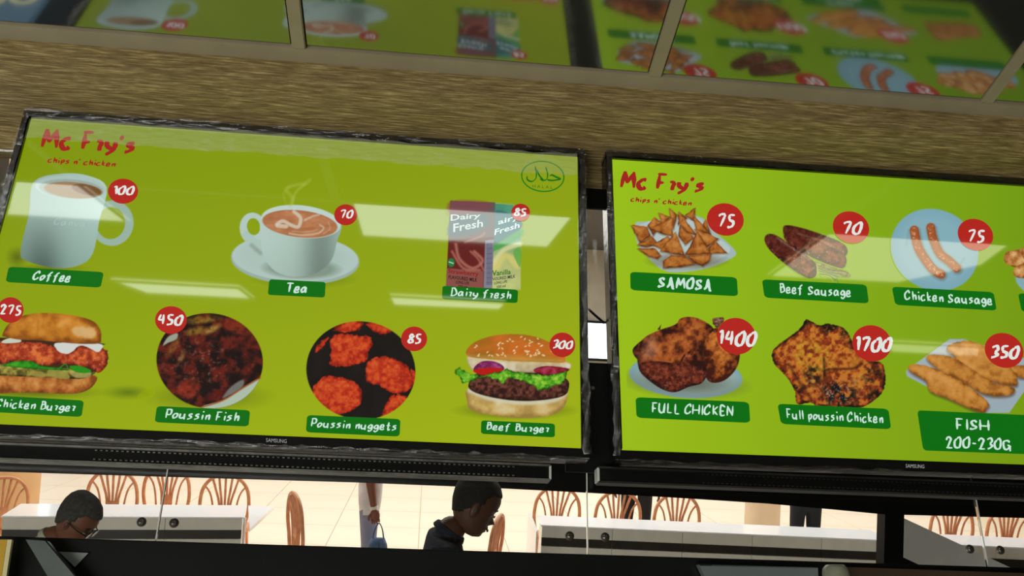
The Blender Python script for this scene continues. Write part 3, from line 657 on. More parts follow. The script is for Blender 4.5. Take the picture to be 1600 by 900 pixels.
p.meat([(158, 500), (300, 545), (500, 570), (660, 560), (765, 520), (755, 600), (700, 650), (600, 674), (450, 678), (300, 660), (180, 630), (155, 570)], (150, 120, 60), (198, 166, 96), (214, 204, 168), 90, 3, edge=30, up=.35)
p.line([(170, 510), (300, 560), (500, 585), (680, 570), (755, 530)], 26, (206, 206, 186), soft=4, a=.8)
p.meat([(165, 470), (230, 400), (450, 400), (650, 400), (765, 440), (776, 500), (740, 545), (600, 570), (450, 572), (300, 550), (190, 515)], (14, 4, 4), (52, 22, 18), (110, 60, 44), 18, 5, edge=14, up=.1)
p.meat([(160, 300), (300, 320), (500, 330), (760, 335), (780, 380), (660, 400), (500, 400), (380, 390), (280, 410), (190, 390)], (150, 130, 100), (196, 180, 140), (216, 208, 190), 60, 7, edge=12)
p.meat([(196, 385), (240, 335), (310, 330), (370, 355), (378, 385), (310, 400)], (70, 10, 50), (120, 30, 84), (170, 90, 150), 30, 4, edge=16); p.poly([(192, 388), (280, 370), (376, 376), (330, 405), (250, 416)], (176, 20, 12)); p.meat([(560, 385), (640, 360), (780, 378), (720, 410), (620, 415)], (60, 10, 20), (130, 20, 40), (180, 60, 90), 30, 4, edge=12)
p.meat([(80, 400), (100, 370), (160, 400), (240, 420), (350, 395), (400, 378), (470, 395), (560, 410), (640, 420), (755, 395), (755, 450), (720, 470), (640, 500), (600, 510), (540, 470), (460, 440), (400, 440), (380, 470), (320, 440), (240, 430), (140, 470), (120, 440)], (20, 60, 4), (70, 150, 20), (150, 200, 60), 20, 6, wob=12, edge=14, up=.1)
p.meat([(150, 290), (160, 250), (220, 205), (330, 172), (450, 165), (560, 178), (660, 215), (740, 270), (756, 320), (740, 340), (600, 335), (450, 330), (300, 318), (190, 308)], (150, 96, 20), (196, 104, 30), (188, 70, 20), 120, 9, edge=60, up=.25)
m = p.cov(p.sd([(150, 292), (240, 300), (420, 300), (600, 310), (756, 325), (740, 340), (450, 332), (190, 308)]), 9) * .55; p.C = p.C * (1 - m[..., None]) + A3((206, 170, 90)) * m[..., None]
rr = random.Random(5)
for k in range(64):
    x = rr.uniform(200, 700); y = rr.uniform(180, 300); 
    if ((x - 450) / 280) ** 2 + ((y - 290) / 118) ** 2 < .92: p.ell(x, y, 7.5, 3.8, (222, 200, 156), rr.uniform(-60, 60), soft=.9)
T(p.done('dish_picture', s1, Z0, .0006), 'sesame bun beef burger picture')

# --- left screen strips and badges
def st(q, txt, b, **k): return strip(s1, Z0, q, txt, b, **k)
st([(14, 417), (162.5, 425.5), (157.5, 449.8), (9, 441)], 'Coffee', (.28, .66, .26, .8), wt=.95)
st([(421, 436.5), (509, 441), (507.5, 465.3), (418.5, 461)], 'Tea', (.31, .67, .26, .82), wt=.95)
st([(691.4, 446.7), (809.5, 453), (808.4, 474), (690.5, 467.5)], 'Dairy fresh', (.11, .90, .3, .86))
st([(-26, 617), (131.5, 626), (127.8, 651.8), (-29, 643)], 'Chicken Burger', (.14, .92, .32, .8))
st([(245.3, 634.7), (391, 641.3), (388.5, 666.7), (241.9, 660)], 'Poussin Fish', (.10, .88, .3, .82))
st([(480, 648.7), (625.8, 655), (624.3, 682.4), (478, 675.6)], 'Poussin nuggets', (.045, .955, .34, .78))
st([(751.9, 656.9), (866.9, 662.2), (866.9, 683.7), (751.3, 678)], 'Beef Burger', (.07, .91, .34, .86))
def bd(cx, cy, rx, ry, t, q, ang=0, **k): return badge(s1, Z0, cx, cy, rx, ry, ang, t, q, **k)
bd(192.7, 299.5, 23.5, 19.6, '100', tq(178, 291.5, 208, 304))
bd(540.3, 336.3, 18, 16.4, '70', tq(532, 329, 550, 341))
bd(813.3, 332.6, 14.7, 13.6, '85', tq(804, 326.5, 821, 337.5))
bd(17, 485, 20.5, 20, '275', tq(1, 477, 33, 491))
bd(267.5, 500.5, 24.8, 21.5, '450', tq(247, 492, 284, 507))
bd(647, 530, 20.3, 19.3, '85', tq(638, 522.5, 657, 536))
bd(878.4, 539.3, 20.2, 19.2, '300', tq(864, 532, 893, 544))
LOGO = (160, 32, 28)
def logo(scr, off, q1, q2):
    P = [(z, LOGO, 0) for z in brush_text("Mc Fry's", q1, 1.1, seed=2)] + [(z, LOGO, 0) for z in brush_text("chips n' chicken", q2, 1.0, seed=4)]
    return T(print_mesh('restaurant_lettering', P, scr, off, .0009), 'dark red brush lettering')
logo(s1, Z0, [(68, 202), (210, 214), (208, 238), (66, 230)], [(76, 245.5), (180, 252.5), (179, 260.5), (75, 254)])
# halal mark
P = []
cx, cy, rx, ry = 848, 276, 33, 23.5
for k in range(48):
    a, b = 2 * math.pi * k / 48, 2 * math.pi * (k + 1) / 48
    P.append(([(cx + (rx + d) * math.cos(t), cy + (ry + d) * math.sin(t) + math.cos(t) * 1.5) for t, d in ((a, 1), (b, 1), (b, -1), (a, -1))], (20, 120, 20), 0))
def ribbon(pts, w0, col=(14, 110, 20)):
    Q = crom([(640 + x / 3.4625, 220 + y / 3.4625, 0) for x, y in pts], 6); n = len(Q)
    for i in range(n - 1):
        def off(j):
            t = (Q[min(j + 1, n - 1)] - Q[max(j - 1, 0)]).normalized(); nn = Vector((-t.y, t.x, 0)); ang = math.atan2(t.y, t.x)
            w = w0 * (.45 + .55 * abs(math.sin(ang + math.radians(50)))) * (0.5 + 0.5 * min(1, j / 2, (n - 1 - j) / 2)); return Q[j] + nn * w, Q[j] - nn * w
        a, b = off(i); c, d = off(i + 1); P.append(([(a.x, a.y), (c.x, c.y), (d.x, d.y), (b.x, b.y)], col, 0))
for r_, w in (([(678, 138), (686, 180), (680, 208), (658, 222), (636, 210), (636, 192)], 1.3), ([(688, 158), (702, 190), (724, 214)], 1.3), ([(736, 142), (746, 180), (742, 208), (722, 216), (706, 206)], 1.3), ([(744, 212), (770, 216), (800, 212), (816, 208), (790, 196), (768, 186), (758, 194)], 1.5)): ribbon(r_, w)
for z in font_text('H A L A L', [(832, 289), (863.5, 291), (863.5, 295.5), (832, 293.5)], .0): P.append((z, (30, 110, 20), 0))
T(print_mesh('halal_mark', P, s1, Z0, .0009), 'green oval mark with Arabic lettering')
def brandtag(r, off, q):
    o = print_mesh('brand_lettering', [(z, (150, 152, 150), 0) for z in font_text('SAMSUNG', q, .0)], r, off, .0086); return T(o, 'small grey maker lettering')
brandtag(t1, Z0, [(417, 686.6), (449, 688.6), (449, 694.4), (417, 692.4)])
brandtag(t2, OFF2, [(1411, 726.6), (1440, 727.8), (1440, 733.4), (1411, 732.2)])

# --- right screen pictures
def dn2(p, l): return T(p.done('dish_picture', s2, OFF2, .0006), l)
p = Pic((3.6, 940, 230), (980, 316, 1152, 430), bg2)     # samosas
p.poly([(190, 430), (260, 418), (530, 385), (640, 480), (745, 575), (740, 620), (600, 680), (440, 704), (340, 690), (250, 610), (200, 540)], (158, 178, 176)); p.poly([(210, 440), (520, 395), (625, 490), (725, 580), (590, 660), (440, 690), (350, 670), (260, 600)], (176, 192, 190))
p.ell(480, 640, 180, 40, (96, 84, 60), 0, soft=9, a=.7)
TRI = [[(378, 342), (425, 380), (405, 460), (385, 400)], [(318, 368), (385, 395), (340, 440)], [(525, 340), (525, 420), (468, 385)], [(430, 360), (480, 400), (430, 440)], [(295, 395), (335, 420), (290, 500), (258, 440)], [(163, 438), (255, 448), (275, 500), (215, 540)], [(510, 375), (560, 430), (620, 495), (530, 465)], [(585, 405), (610, 480), (565, 440)], [(200, 550), (280, 500), (320, 545), (250, 565)],
       [(400, 395), (398, 500), (340, 490), (270, 455)], [(460, 400), (540, 500), (480, 480), (440, 430)], [(285, 550), (370, 500), (390, 520), (340, 575)], [(440, 435), (520, 510), (470, 550), (430, 500)], [(520, 460), (660, 515), (590, 565)], [(640, 530), (705, 595), (605, 600), (600, 565)], [(200, 570), (300, 570), (335, 610), (315, 630), (260, 615)], [(415, 475), (468, 612), (328, 585)], [(537, 475), (612, 598), (470, 608)], [(345, 680), (345, 640), (390, 608), (470, 615), (522, 658), (440, 676)], [(480, 612), (615, 600), (605, 640), (570, 670), (520, 650)]]
for k, t_ in enumerate(TRI):
    p.poly([(x + 2, y + 5) for x, y in t_], (60, 26, 4), False, soft=4, a=.6, wob=3)
    p.meat(t_, (96, 42, 6), (164, 96, 34), (196, 134, 66), 26, 60 + k, sm=False, wob=4, edge=12, up=.3, con=.7)
    cxx = sum(x for x, _ in t_) / len(t_); cyy = sum(y for _, y in t_) / len(t_); p.line([t_[0], (cxx, cyy)], 3, (222, 170, 100), soft=3, a=.35, sm=False)
dn2(p, 'heap of samosas on a plate picture')
p = Pic((5.2955, 1170, 320), (1188, 346, 1332, 442), bg2)    # beef sausages
for pts in ([(545, 470), (700, 520), (820, 560), (830, 600), (700, 580), (560, 520)],): p.meat(pts, (60, 60, 10), (110, 110, 50), (150, 160, 100), 12, 3, edge=8)
for k in range(12):
    p.line([(545 + k * 5, 490 + k * 9), (660, 540 + k * 5), (800 - k * 9, 550 + k * 8)], 5, ((60, 84, 14), (120, 130, 60), (160, 176, 120))[k % 3], soft=1.4)
p.line([(560, 500), (570, 560), (552, 585)], 14, (150, 170, 80)); p.line([(660, 560), (720, 600), (735, 645)], 7, (80, 140, 90))
def saus(pts, sd_):
    p.meat(pts, (36, 8, 6), (112, 48, 30), (160, 96, 62), 30, sd_, edge=60, up=.3, spec=.5)
saus([(285, 190), (320, 172), (420, 190), (600, 245), (760, 310), (812, 360), (810, 410), (770, 420), (600, 360), (400, 280), (300, 260)], 3)
m = p.cov(p.sd([(285, 190), (320, 172), (470, 200), (580, 250), (540, 292), (400, 270), (290, 250)]), 6) * .6; p.C = p.C * (1 - m[..., None]) + A3((62, 14, 10)) * m[..., None]
saus([(290, 260), (340, 232), (420, 250), (600, 320), (760, 390), (804, 440), (800, 500), (760, 525), (620, 480), (430, 390), (320, 310)], 9)
m = p.cov(p.sd([(290, 260), (340, 232), (430, 262), (490, 320), (430, 360), (330, 300)]), 6) * .6; p.C = p.C * (1 - m[..., None]) + A3((70, 16, 10)) * m[..., None]
saus([(130, 290), (150, 250), (205, 247), (300, 300), (450, 400), (545, 480), (560, 560), (540, 600), (480, 604), (380, 550), (250, 450), (160, 360)], 17)
m = p.cov(p.sd([(130, 290), (150, 250), (205, 247), (300, 310), (390, 390), (290, 440), (180, 370)]), 6) * .6; p.C = p.C * (1 - m[..., None]) + A3((62, 12, 8)) * m[..., None]
p.line([(235, 275), (380, 375), (500, 450)], 10, (170, 170, 160), soft=4, a=.5); p.line([(400, 240), (600, 300), (740, 370)], 8, (180, 160, 140), soft=4, a=.4)
dn2(p, 'three browned beef sausages picture')
p = Pic((4.5, 1370, 300), (1386, 324, 1534, 458), bg2)      # chicken sausages
p.ell(405, 408, 316, 280, (120, 164, 176), 30)
p.ell(400, 405, 270, 235, (136, 176, 186), 30, soft=16, a=.5); p.line([(208, 370), (225, 270)], 10, (110, 140, 140), soft=5, a=.5); p.line([(580, 520), (612, 465)], 8, (110, 130, 130), soft=4, a=.5)
def cs_(a, w):
    p.line([(x + 6, y + 10) for x, y in a], w + 6, (90, 84, 70), soft=6, a=.6)
    p.line(a, w, (140, 70, 34)); p.line([(x - 3, y - 2) for x, y in a], w * .72, (168, 92, 50), soft=7, a=.8)
    m = np.clip((fbm(p.X, p.Y, 12, 5, 3) - .6) * 7, 0, 1); q = p.C.copy(); t0 = p.T.copy(); p.T = t0 * 0; mm_ = p.line(a, w * .7, (0, 0, 0), a=1.0); p.C = q; p.T = t0
    m = m * mm_ * .6; p.C = p.C * (1 - m[..., None]) + A3((226, 190, 150)) * m[..., None]
cs_([(262, 270), (290, 390), (350, 490), (400, 550), (450, 578)], 62); cs_([(378, 250), (395, 330), (440, 430), (500, 480), (560, 535)], 60)
dn2(p, 'two chicken sausages on a pale plate picture')
p = Pic((4.736, 970, 480), (980, 492, 1186, 624), bg2)      # full chicken
p.ell(480, 510, 420, 162, (124, 160, 168), 4); p.ell(490, 525, 380, 120, (150, 178, 176), 4, soft=5); p.ell(470, 560, 330, 80, (92, 96, 80), 4, soft=20, a=.8)
p.meat([(86, 320), (120, 275), (180, 240), (150, 380), (110, 375)], (24, 6, 4), (80, 30, 16), (130, 60, 30), 20, 3)
p.poly([(270, 165), (298, 130), (290, 170)], (60, 30, 8), False); p.meat([(680, 85), (740, 75), (765, 90), (730, 140), (705, 150), (685, 120)], (60, 30, 20), (110, 70, 50), (170, 140, 120), 12, 4, wob=8)
p.meat([(620, 200), (700, 155), (800, 190), (860, 260), (880, 360), (850, 460), (770, 540), (680, 560), (630, 520), (610, 400), (610, 280)], (60, 18, 6), (160, 84, 28), (208, 132, 58), 34, 12, edge=80, up=.55)
p.meat([(125, 340), (160, 240), (260, 180), (400, 130), (440, 85), (510, 72), (600, 95), (685, 160), (640, 220), (610, 300), (610, 400), (640, 480), (600, 560), (500, 590), (400, 630), (310, 610), (230, 560), (150, 490), (125, 420)], (40, 10, 4), (146, 70, 26), (200, 120, 56), 46, 22, edge=110, up=.62)
p.meat([(140, 420), (260, 400), (420, 420), (560, 440), (640, 470), (600, 560), (500, 590), (400, 628), (300, 600), (170, 500)], (24, 5, 4), (78, 26, 14), (136, 60, 34), 20, 32, edge=30, up=.2, spec=.25)
m = p.cov(p.sd([(200, 240), (250, 230), (260, 340), (200, 380), (150, 360)]), 14) * .4; p.C = p.C * (1 - m[..., None]) + A3((190, 150, 130)) * m[..., None] * 1
p.line([(605, 270), (600, 360), (625, 430)], 24, (44, 14, 6), soft=9, a=.8); p.meat([(535, 318), (520, 380), (460, 440), (430, 420), (470, 350)], (50, 12, 6), (120, 50, 22), (170, 96, 50), 18, 6); p.line([(490, 340), (460, 400)], 5, (240, 180, 130), a=.3)
dn2(p, 'whole roast chicken on a plate picture')
p = Pic((4.5, 1190, 480), (1202, 494, 1392, 640), bg2)       # poussin chicken
body = [(305, 92), (330, 90), (400, 125), (470, 118), (560, 140), (610, 190), (650, 270), (700, 330), (760, 380), (840, 390), (870, 470), (860, 570), (810, 640), (700, 705), (560, 700), (400, 700), (350, 670), (250, 680), (235, 600), (190, 510), (90, 400), (75, 310), (150, 240), (270, 150)]
p.meat(body, (16, 8, 4), (138, 52, 18), (190, 116, 38), 28, 3, wob=6, edge=26, up=.15, con=1.5)
K = p.cov(p.sd(body, True, 6, 18, 3))
def patch(cx, cy, rx, ry, a, c, al, s_):
    m = p.cov(p.elsd(cx, cy, rx, ry, a), 10) * K * np.clip((fbm(p.X, p.Y, s_, int(cx), 4) - .38) * 4, 0, 1) * al; p.C = p.C * (1 - m[..., None]) + A3(c) * m[..., None]
patch(370, 360, 150, 110, 30, (200, 160, 40), .7, 26); patch(640, 390, 90, 40, 5, (180, 120, 34), .7, 30); patch(690, 520, 60, 50, 0, (196, 150, 60), .7, 26); patch(350, 520, 40, 50, 0, (200, 160, 70), .6, 26)
patch(510, 150, 130, 50, 15, (12, 12, 10), .95, 30); patch(620, 220, 40, 70, -20, (16, 14, 10), .9, 30); patch(540, 620, 130, 90, 10, (14, 16, 18), .95, 26); patch(360, 480, 60, 70, -30, (20, 14, 10), .85, 26); patch(780, 470, 70, 70, 0, (20, 14, 10), .7, 26); patch(260, 580, 50, 40, 40, (16, 10, 6), .9, 30); patch(300, 110, 36, 30, 0, (10, 10, 8), .95, 40); patch(790, 620, 60, 40, -30, (16, 10, 6), .9, 30)
h = np.clip((fbm(p.X, p.Y, 9, 77, 2) - .66) * 9, 0, 1) * K * np.exp(-(((p.X - 540) / 130) ** 2 + ((p.Y - 600) / 80) ** 2)) * .7; p.C = p.C * (1 - h[..., None]) + A3((170, 176, 180)) * h[..., None]
p.line([(440, 450), (500, 435), (640, 432), (700, 400)], 12, (34, 12, 6), soft=4, a=.8); p.line([(438, 360), (442, 480)], 13, (20, 8, 4), soft=4, a=.8); p.line([(190, 400), (260, 520), (350, 650)], 12, (30, 12, 8), soft=5, a=.7); p.line([(100, 290), (180, 230), (270, 160), (310, 100)], 9, (16, 8, 4), soft=3, a=.8)
dn2(p, 'charred flattened chicken picture')
p = Pic((3.752, 1390, 500), (1406, 522, 1650, 650), bg2)     # fish fillets
p.poly([(95, 300), (350, 112), (430, 112), (900, 260), (700, 545), (560, 545), (215, 390), (100, 330)], (150, 166, 174), False); p.poly([(98, 290), (350, 116), (600, 160), (600, 200), (120, 320)], (160, 176, 180), False, a=.5)
def fil(pts, s_, c=((120, 66, 16), (184, 122, 48), (206, 146, 74))):
    p.poly([(x + 2, y + 12) for x, y in pts], (70, 50, 40), soft=5, a=.65); p.meat(pts, *c, 40, s_, wob=5, edge=26, up=.2, con=.8)
fil([(700, 290), (760, 265), (900, 290), (900, 340), (760, 338)], 2); fil([(330, 170), (380, 135), (480, 125), (600, 180), (700, 270), (745, 340), (740, 385), (640, 372), (500, 320), (400, 260), (380, 215)], 4); fil([(215, 225), (260, 200), (380, 225), (500, 300), (620, 370), (730, 400), (700, 442), (560, 438), (420, 360), (300, 300)], 7); fil([(108, 280), (140, 258), (250, 280), (400, 350), (520, 430), (582, 490), (570, 520), (545, 545), (470, 520), (350, 465), (240, 420), (210, 360), (130, 310)], 9)
p.line([(480, 515), (520, 530)], 12, (60, 34, 10), soft=3, a=.6)
dn2(p, 'breaded fish fillets on white paper picture')
# fourth column, mostly past the frame's right edge but mirrored overhead
p = Pic((1, 0, 0), (1568, 366, 1760, 476), bg2)
p.ell(1660, 440, 74, 34, (130, 166, 176), 6)
for k, (a, b_, r_) in enumerate(((1590, 404, 20), (1622, 396, 24), (1656, 408, 26), (1630, 428, 22), (1690, 424, 24), (1600, 424, 16), (1664, 440, 20))):
    p.meat([(a + r_ * 1.1 * math.cos(t), b_ + r_ * .75 * math.sin(t)) for t in [i * math.pi / 4 for i in range(8)]], (120, 60, 20), (186, 126, 66), (220, 186, 130), 9, 90 + k, wob=3, edge=7)
dn2(p, 'breaded pieces picture cut by the frame')
p = Pic((1, 0, 0), (1650, 530, 1790, 660), bg2)
for k in range(9):
    a = 1656 + k * 11.5; p.meat([(a, 560 + k * 4), (a + 16, 556 + k * 4), (a + 34, 610 + k * 2), (a + 14, 622 + k * 2)], (90, 44, 20), (160, 100, 50), (196, 140, 80), 8, 120 + k, wob=2, edge=6)
dn2(p, 'fried strips picture past the frame')
def st2(q, txt, b, **k): return strip(s2, OFF2, q, txt, b, **k)
st2([(984.4, 425), (1151, 433.6), (1153, 463.3), (985, 453.6)], 'SAMOSA', (.26, .75, .26, .82), wt=1.0)
st2([(1190.2, 436.7), (1353.5, 445), (1357.3, 474.5), (1194.2, 465.4)], 'Beef Sausage', (.155, .83, .32, .8))
st2([(1393, 448.2), (1552, 456.7), (1557, 485.6), (1398.4, 476.7)], 'Chicken Sausage', (.11, .96, .32, .8))
st2([(992.8, 620.8), (1170, 628.4), (1172, 661), (994.3, 653)], 'FULL CHICKEN', (.135, .845, .3, .76))
st2([(1214.4, 631), (1387.8, 639), (1392, 671), (1220, 662.7)], 'Full poussin Chicken', (.06, .93, .3, .74))
st2([(1432.6, 641.3), (1611, 649), (1622, 710.5), (1442, 704)], '', None, lines=[('FISH', (.315, .60, .57, .83)), ('200-230G', (.205, .77, .10, .37))], rad=.1)
st2([(1590, 458.5), (1736, 466), (1743, 495.5), (1596, 487.5)], '', (.1, .9, .3, .8))
st2([(1650, 658), (1796, 664.5), (1806, 696), (1658, 689)], '', (.1, .9, .3, .8))
def bd2(cx, cy, rx, ry, t, q, ang=0, **k): return badge(s2, OFF2, cx, cy, rx, ry, ang, t, q, **k)
bd2(1132.8, 343.6, 29, 25.2, '75', tq(1121, 336, 1146, 355), 14, wt=.95)
bd2(1329, 355.9, 29, 24.5, '70', tq(1316, 347.5, 1344, 365.5), 22, wt=.95)
bd2(1523.3, 367.3, 28.5, 24, '75', tq(1511, 360.5, 1536, 378), 25, wt=.95)
bd2(1150, 525.8, 30.6, 28.4, '1400', tq(1122, 517, 1179, 538), 20, wt=.95)
bd2(1361.6, 536.9, 31, 28, '1700', tq(1335.6, 527, 1390, 547.5), 20, wt=1.05)
bd2(1568, 548, 31, 26.5, '350', tq(1548, 540.5, 1589, 558.5), 25, wt=1.05)
logo(s2, OFF2, [(971, 268), (1099, 279), (1097, 299), (970.5, 293)], [(985.8, 307.3), (1079.4, 313.9), (1079, 321.3), (985.5, 315)])
# ------------------------------------------------------------------ behind the glass: dark frame with post
bp_ = [(-40, 736), (0, 737), (240, 744.5), (560, 754), (780, 763), (918, 770), (1060, 778), (1200, 787), (1300, 796), (1378, 803.5), (1412, 804.5), (1600, 809.5), (1700, 812)]
P = [aty(x, y, 5.0) for x, y in bp_]; P = [Vector((-4.5, 5, 1.46))] + P + [Vector((5.5, 5, 1.43))]
bmb = bmesh.new()
lo = [bmb.verts.new(p) for p in P]; lo2 = [bmb.verts.new(p + Vector((0, .08, 0))) for p in P]
hi = [bmb.verts.new((p.x, 5, 2.13)) for p in P]; hi2 = [bmb.verts.new((p.x, 5.08, 2.13)) for p in P]
for i in range(len(P) - 1):
    for a, b_, c, d in ((lo, lo, hi, hi), (lo2, lo2, hi2, hi2), (lo, lo, lo2, lo2), (hi, hi, hi2, hi2)):
        bmb.faces.new([a[i], b_[i + 1], c[i + 1], d[i]])
for i in (0, -1): bmb.faces.new([lo[i], hi[i], hi2[i], lo2[i]])
bmesh.ops.recalc_face_normals(bmb, faces=bmb.faces[:])
fr = tag(empty('black_frame', (0, 0, 0)), 'black hall-side frame: long beam with a post behind the glass at the right', 'frame')
obj('beam', bmb, m_black, fr)
a, b_ = aty(1381, 850, 5), aty(1411, 850, 5)
obj('post', bx((a.x, 4.99, 0), (b_.x, 5.09, 1.6), .004), m_black, fr)
for x in (-4.45, 5.4): obj('post', bx((x, 4.99, 0), (x + .09, 5.09, 1.6), .004), m_black, fr)
obj('rail_trim', bx((-4.5, 4.975, 1.78), (5.5, 4.999, 1.80)), m_black, fr)

# ------------------------------------------------------------------ columns
def column(px, w, y, label, m=None):
    p = aty(px, 780, y); b = bmesh.new()
    bmesh.ops.create_cone(b, cap_ends=True, segments=32, radius1=w / 2, radius2=w / 2, depth=4.6, matrix=Matrix.Translation((0, 0, 2.3)))
    o = smooth(obj('column', b, m or m_beige)); o.location = (p.x, p.y, 0); tag(o, label, kind='structure'); return o
column(16, .56, 10.2, 'orange-beige plastered column at the far left of the glass band')
column(1192, .40, 10.2, 'pale beige plastered column behind the right counter', mat('pale_beige_plaster', (232, 212, 186), .7, var=.05))

# ------------------------------------------------------------------ white counters with tiled fronts
def counter(A, B, depth, label, z=.78, over=.03, skew=0.0, tw=.62, seed=1, endl=None):
    """front top edge from A to B (world xy), depth away from the viewer"""
    A, B = Vector((A[0], A[1])), Vector((B[0], B[1])); L_ = (B - A).length; ang = math.atan2(B.y - A.y, B.x - A.x)
    r = tag(empty('counter', (A.x, A.y, 0), ang), label, 'counter')
    obj('counter_top', bx((-.01, -.01, z - .012), (L_ + .01, depth, z), .003), m_white, r)
    obj('body', bx((.01, .02, 0), (L_ - .01, depth - .02, z - .013)), m_tile, r)
    def row(z0, z1, m, nm, y0=0.0):
        k = 0; x = 0.0; n = max(1, round(L_ / tw)); st_ = L_ / n; me = None
        for i in range(n):
            if me is None: o = obj(nm, bx((.0015, y0, z0 + .0015), (st_ - .0015, .0195, z1 - .0015), .0015), m, r); me = o.data
            else: o = bpy.data.objects.new(nm, me); COL.objects.link(o); o.parent = r
            o.location = (i * st_, 0, 0)
    row(z - .105, z - .014, m_tile, 'tile'); row(z - .175, z - .105, m_dark_tile, 'band_tile', .006)
    row(z - .36, z - .175, m_tile, 'tile'); row(z - .56, z - .36, m_tile, 'tile'); row(0, z - .56, m_tile, 'tile')
    return r
a, b_ = atz(4, 806, .78), atz(379, 807.8, .78)
counter(a.xy, b_.xy, .50, 'white-topped tiled counter in front of the chairs at the left')
a, b_ = atz(847, 820, .78), atz(1392, 844, .78)
counter(a.xy, b_.xy, .42, 'long white-topped tiled counter right of centre, ending at the black post', tw=.56)
a, b_ = atz(1462, 849, .78), atz(1600, 855.5, .78)
counter(a.xy, (b_.x + .8, b_.y - .05), .42, 'white-topped tiled counter right of the black post', tw=.6)
# table corner peeping out past the left counter
q = [atz(*p, .745) for p in ((388, 789.8), (428, 791.5), (390, 826))]
tb_ = tag(empty('side_table', (q[0].x, q[2].y, 0)), 'white pointed table corner poking out past the right end of the left counter', 'table')
o3 = Vector((q[0].x, q[2].y, 0))
obj('table_top', prism([p - o3 for p in q], (0, 0, -.03)), m_white, tb_)
obj('leg', tube([(.05, .55, .716), (.05, .55, 0)], .012, k=1), m_white, tb_)
# white sliver at the left corner of the right counter
q = [atz(*p, .84) for p in ((825, 802), (829, 801), (840, 828), (838, 831))]
o3 = Vector(q[2]); o3.z = 0
wl = tag(empty('side_flap', o3), 'thin white flap standing at the left end of the right counter', 'flap')
obj('flap_panel', prism([p - o3 for p in q], (0, 0, -.84)), m_white, wl)
# pale sloping panel right of the post
pn = [aty(*p, 6.3) for p in ((1412, 809.5), (1577, 886), (1720, 954), (1560, 940), (1405, 868))]
m_panel = mat('pale_grey_panel', (232, 234, 230), 0.3, var=.04)
po = Vector((pn[0].x, 6.3, 0)); sp_ = tag(empty('sloping_panel', po), 'pale grey sloping panel beside the black post on its right', 'panel')
obj('panel', prism([p - po for p in pn], (0, .03, 0)), m_panel, sp_)
obj('foot', bx((-.03, .0301, 0), (.30, .05, pn[4].z + .0)), m_black, sp_); obj('foot', bx((pn[3].x - po.x - .02, 0, 0), (pn[3].x - po.x + .03, .03, pn[3].z + .02)), m_black, sp_)

# ------------------------------------------------------------------ cane chairs
def make_chair():
    r = empty('cane_chair')
    hoop = [(-.17, .02, .46), (-.205, .015, .60), (-.215, .0, .72), (-.19, -.01, .85), (-.11, -.02, .94), (0, -.025, .965), (.11, -.02, .94), (.19, -.01, .85), (.215, .0, .72), (.205, .015, .60), (.17, .02, .46)]
    obj('back_hoop', tube(hoop, .0165, 7, k=4), m_cane, r)
    for k, (x0, x1, z1) in enumerate(((-.05, -.115, .935), (-.028, -.06, .955), (0, 0, .962), (.028, .06, .955), (.05, .115, .935))):
        obj('slat', tube([(x0 * .8, .02, .47), (x0, .012, .70), ((x0 + x1) / 2 * 1.02, -.002, .83), (x1, -.018, z1)], .0112, 6, k=3), m_cane, r)
    for s in (-1, 1):
        obj('slat', tube([(s * .085, .02, .47), (s * .105, .01, .68), (s * .135, -.0, .80), (s * .185, -.008, .868)], .009, 6, k=3), m_cane, r)
    obj('back_wrap', bx((-.052, .002, .60), (.052, .022, .685), .004), m_cane, r)
    b = bmesh.new(); bmesh.ops.create_cone(b, cap_ends=True, segments=28, radius1=.215, radius2=.225, depth=.04, matrix=Matrix.Translation((0, .215, .45)))
    smooth(obj('seat', b, m_cane, r))
    for x, y in ((-.17, .03), (.17, .03), (-.15, .39), (.15, .39)):
        obj('leg', tube([(x, y, .44), (x * 1.12, y + (-.03 if y < .1 else .03), 0)], .014, 7, k=1), m_cane, r)
    b = tube([(-.17, .03, .2), (0, .22, .2), (.15, .4, .2)], .008, 6, k=1); tube([(.17, .03, .2), (0, .22, .2), (-.15, .4, .2)], .008, 6, b, k=1); obj('stretcher', b, m_cane, r)
    return r
ch0 = make_chair(); first = [True]
def chair(px, py, y, rz, label, s=1.0):
    r = ch0
    if not first[0]:
        r = ch0.copy(); COL.objects.link(r)
        for c in ch0.children: d = c.copy(); COL.objects.link(d); d.parent = r
    first[0] = False; p = aty(px, py, y); r.location = (p.x, p.y, 0); r.rotation_euler = (0, 0, rz); r.scale = (s, s, s)
    tag(r, label, 'chair', 'cane chairs in the hall')
PI = math.pi
chair(4, 780, 8.25, 0.5, 'cane chair at the far left edge, in front of the column', .93)
chair(176, 770, 8.45, 0.06, 'cane chair just right of the man in glasses, leftmost behind the left counter')
chair(260, 770, 8.85, -.05, 'middle cane chair of the three behind the left counter')
chair(352, 770, 8.4, .03, 'cane chair behind the right end of the left counter')
chair(462, 800, 7.6, -1.15, 'cane chair seen edge-on, alone on the open floor', 1.0)
chair(776, 830, 7.2, 1.25, 'cane chair half hidden behind the face of the man in the navy shirt', .95)
chair(871, 785, 8.45, 0, 'leftmost cane chair behind the long right counter')
chair(966, 790, 8.3, .04, 'middle cane chair behind the long right counter, a dark figure beside it')
chair(1058, 795, 8.3, -.02, 'right cane chair of the three behind the long right counter')
chair(1487, 820, 8.3, 0, 'cane chair left of the glass seam behind the far right counter')
chair(1575, 825, 8.2, .03, 'cane chair at the right edge of the photo behind the far right counter')
for o in COL.objects:
    if o.name.startswith(('back_hoop', 'slat', 'leg')) and o.type == 'MESH': smooth(o)

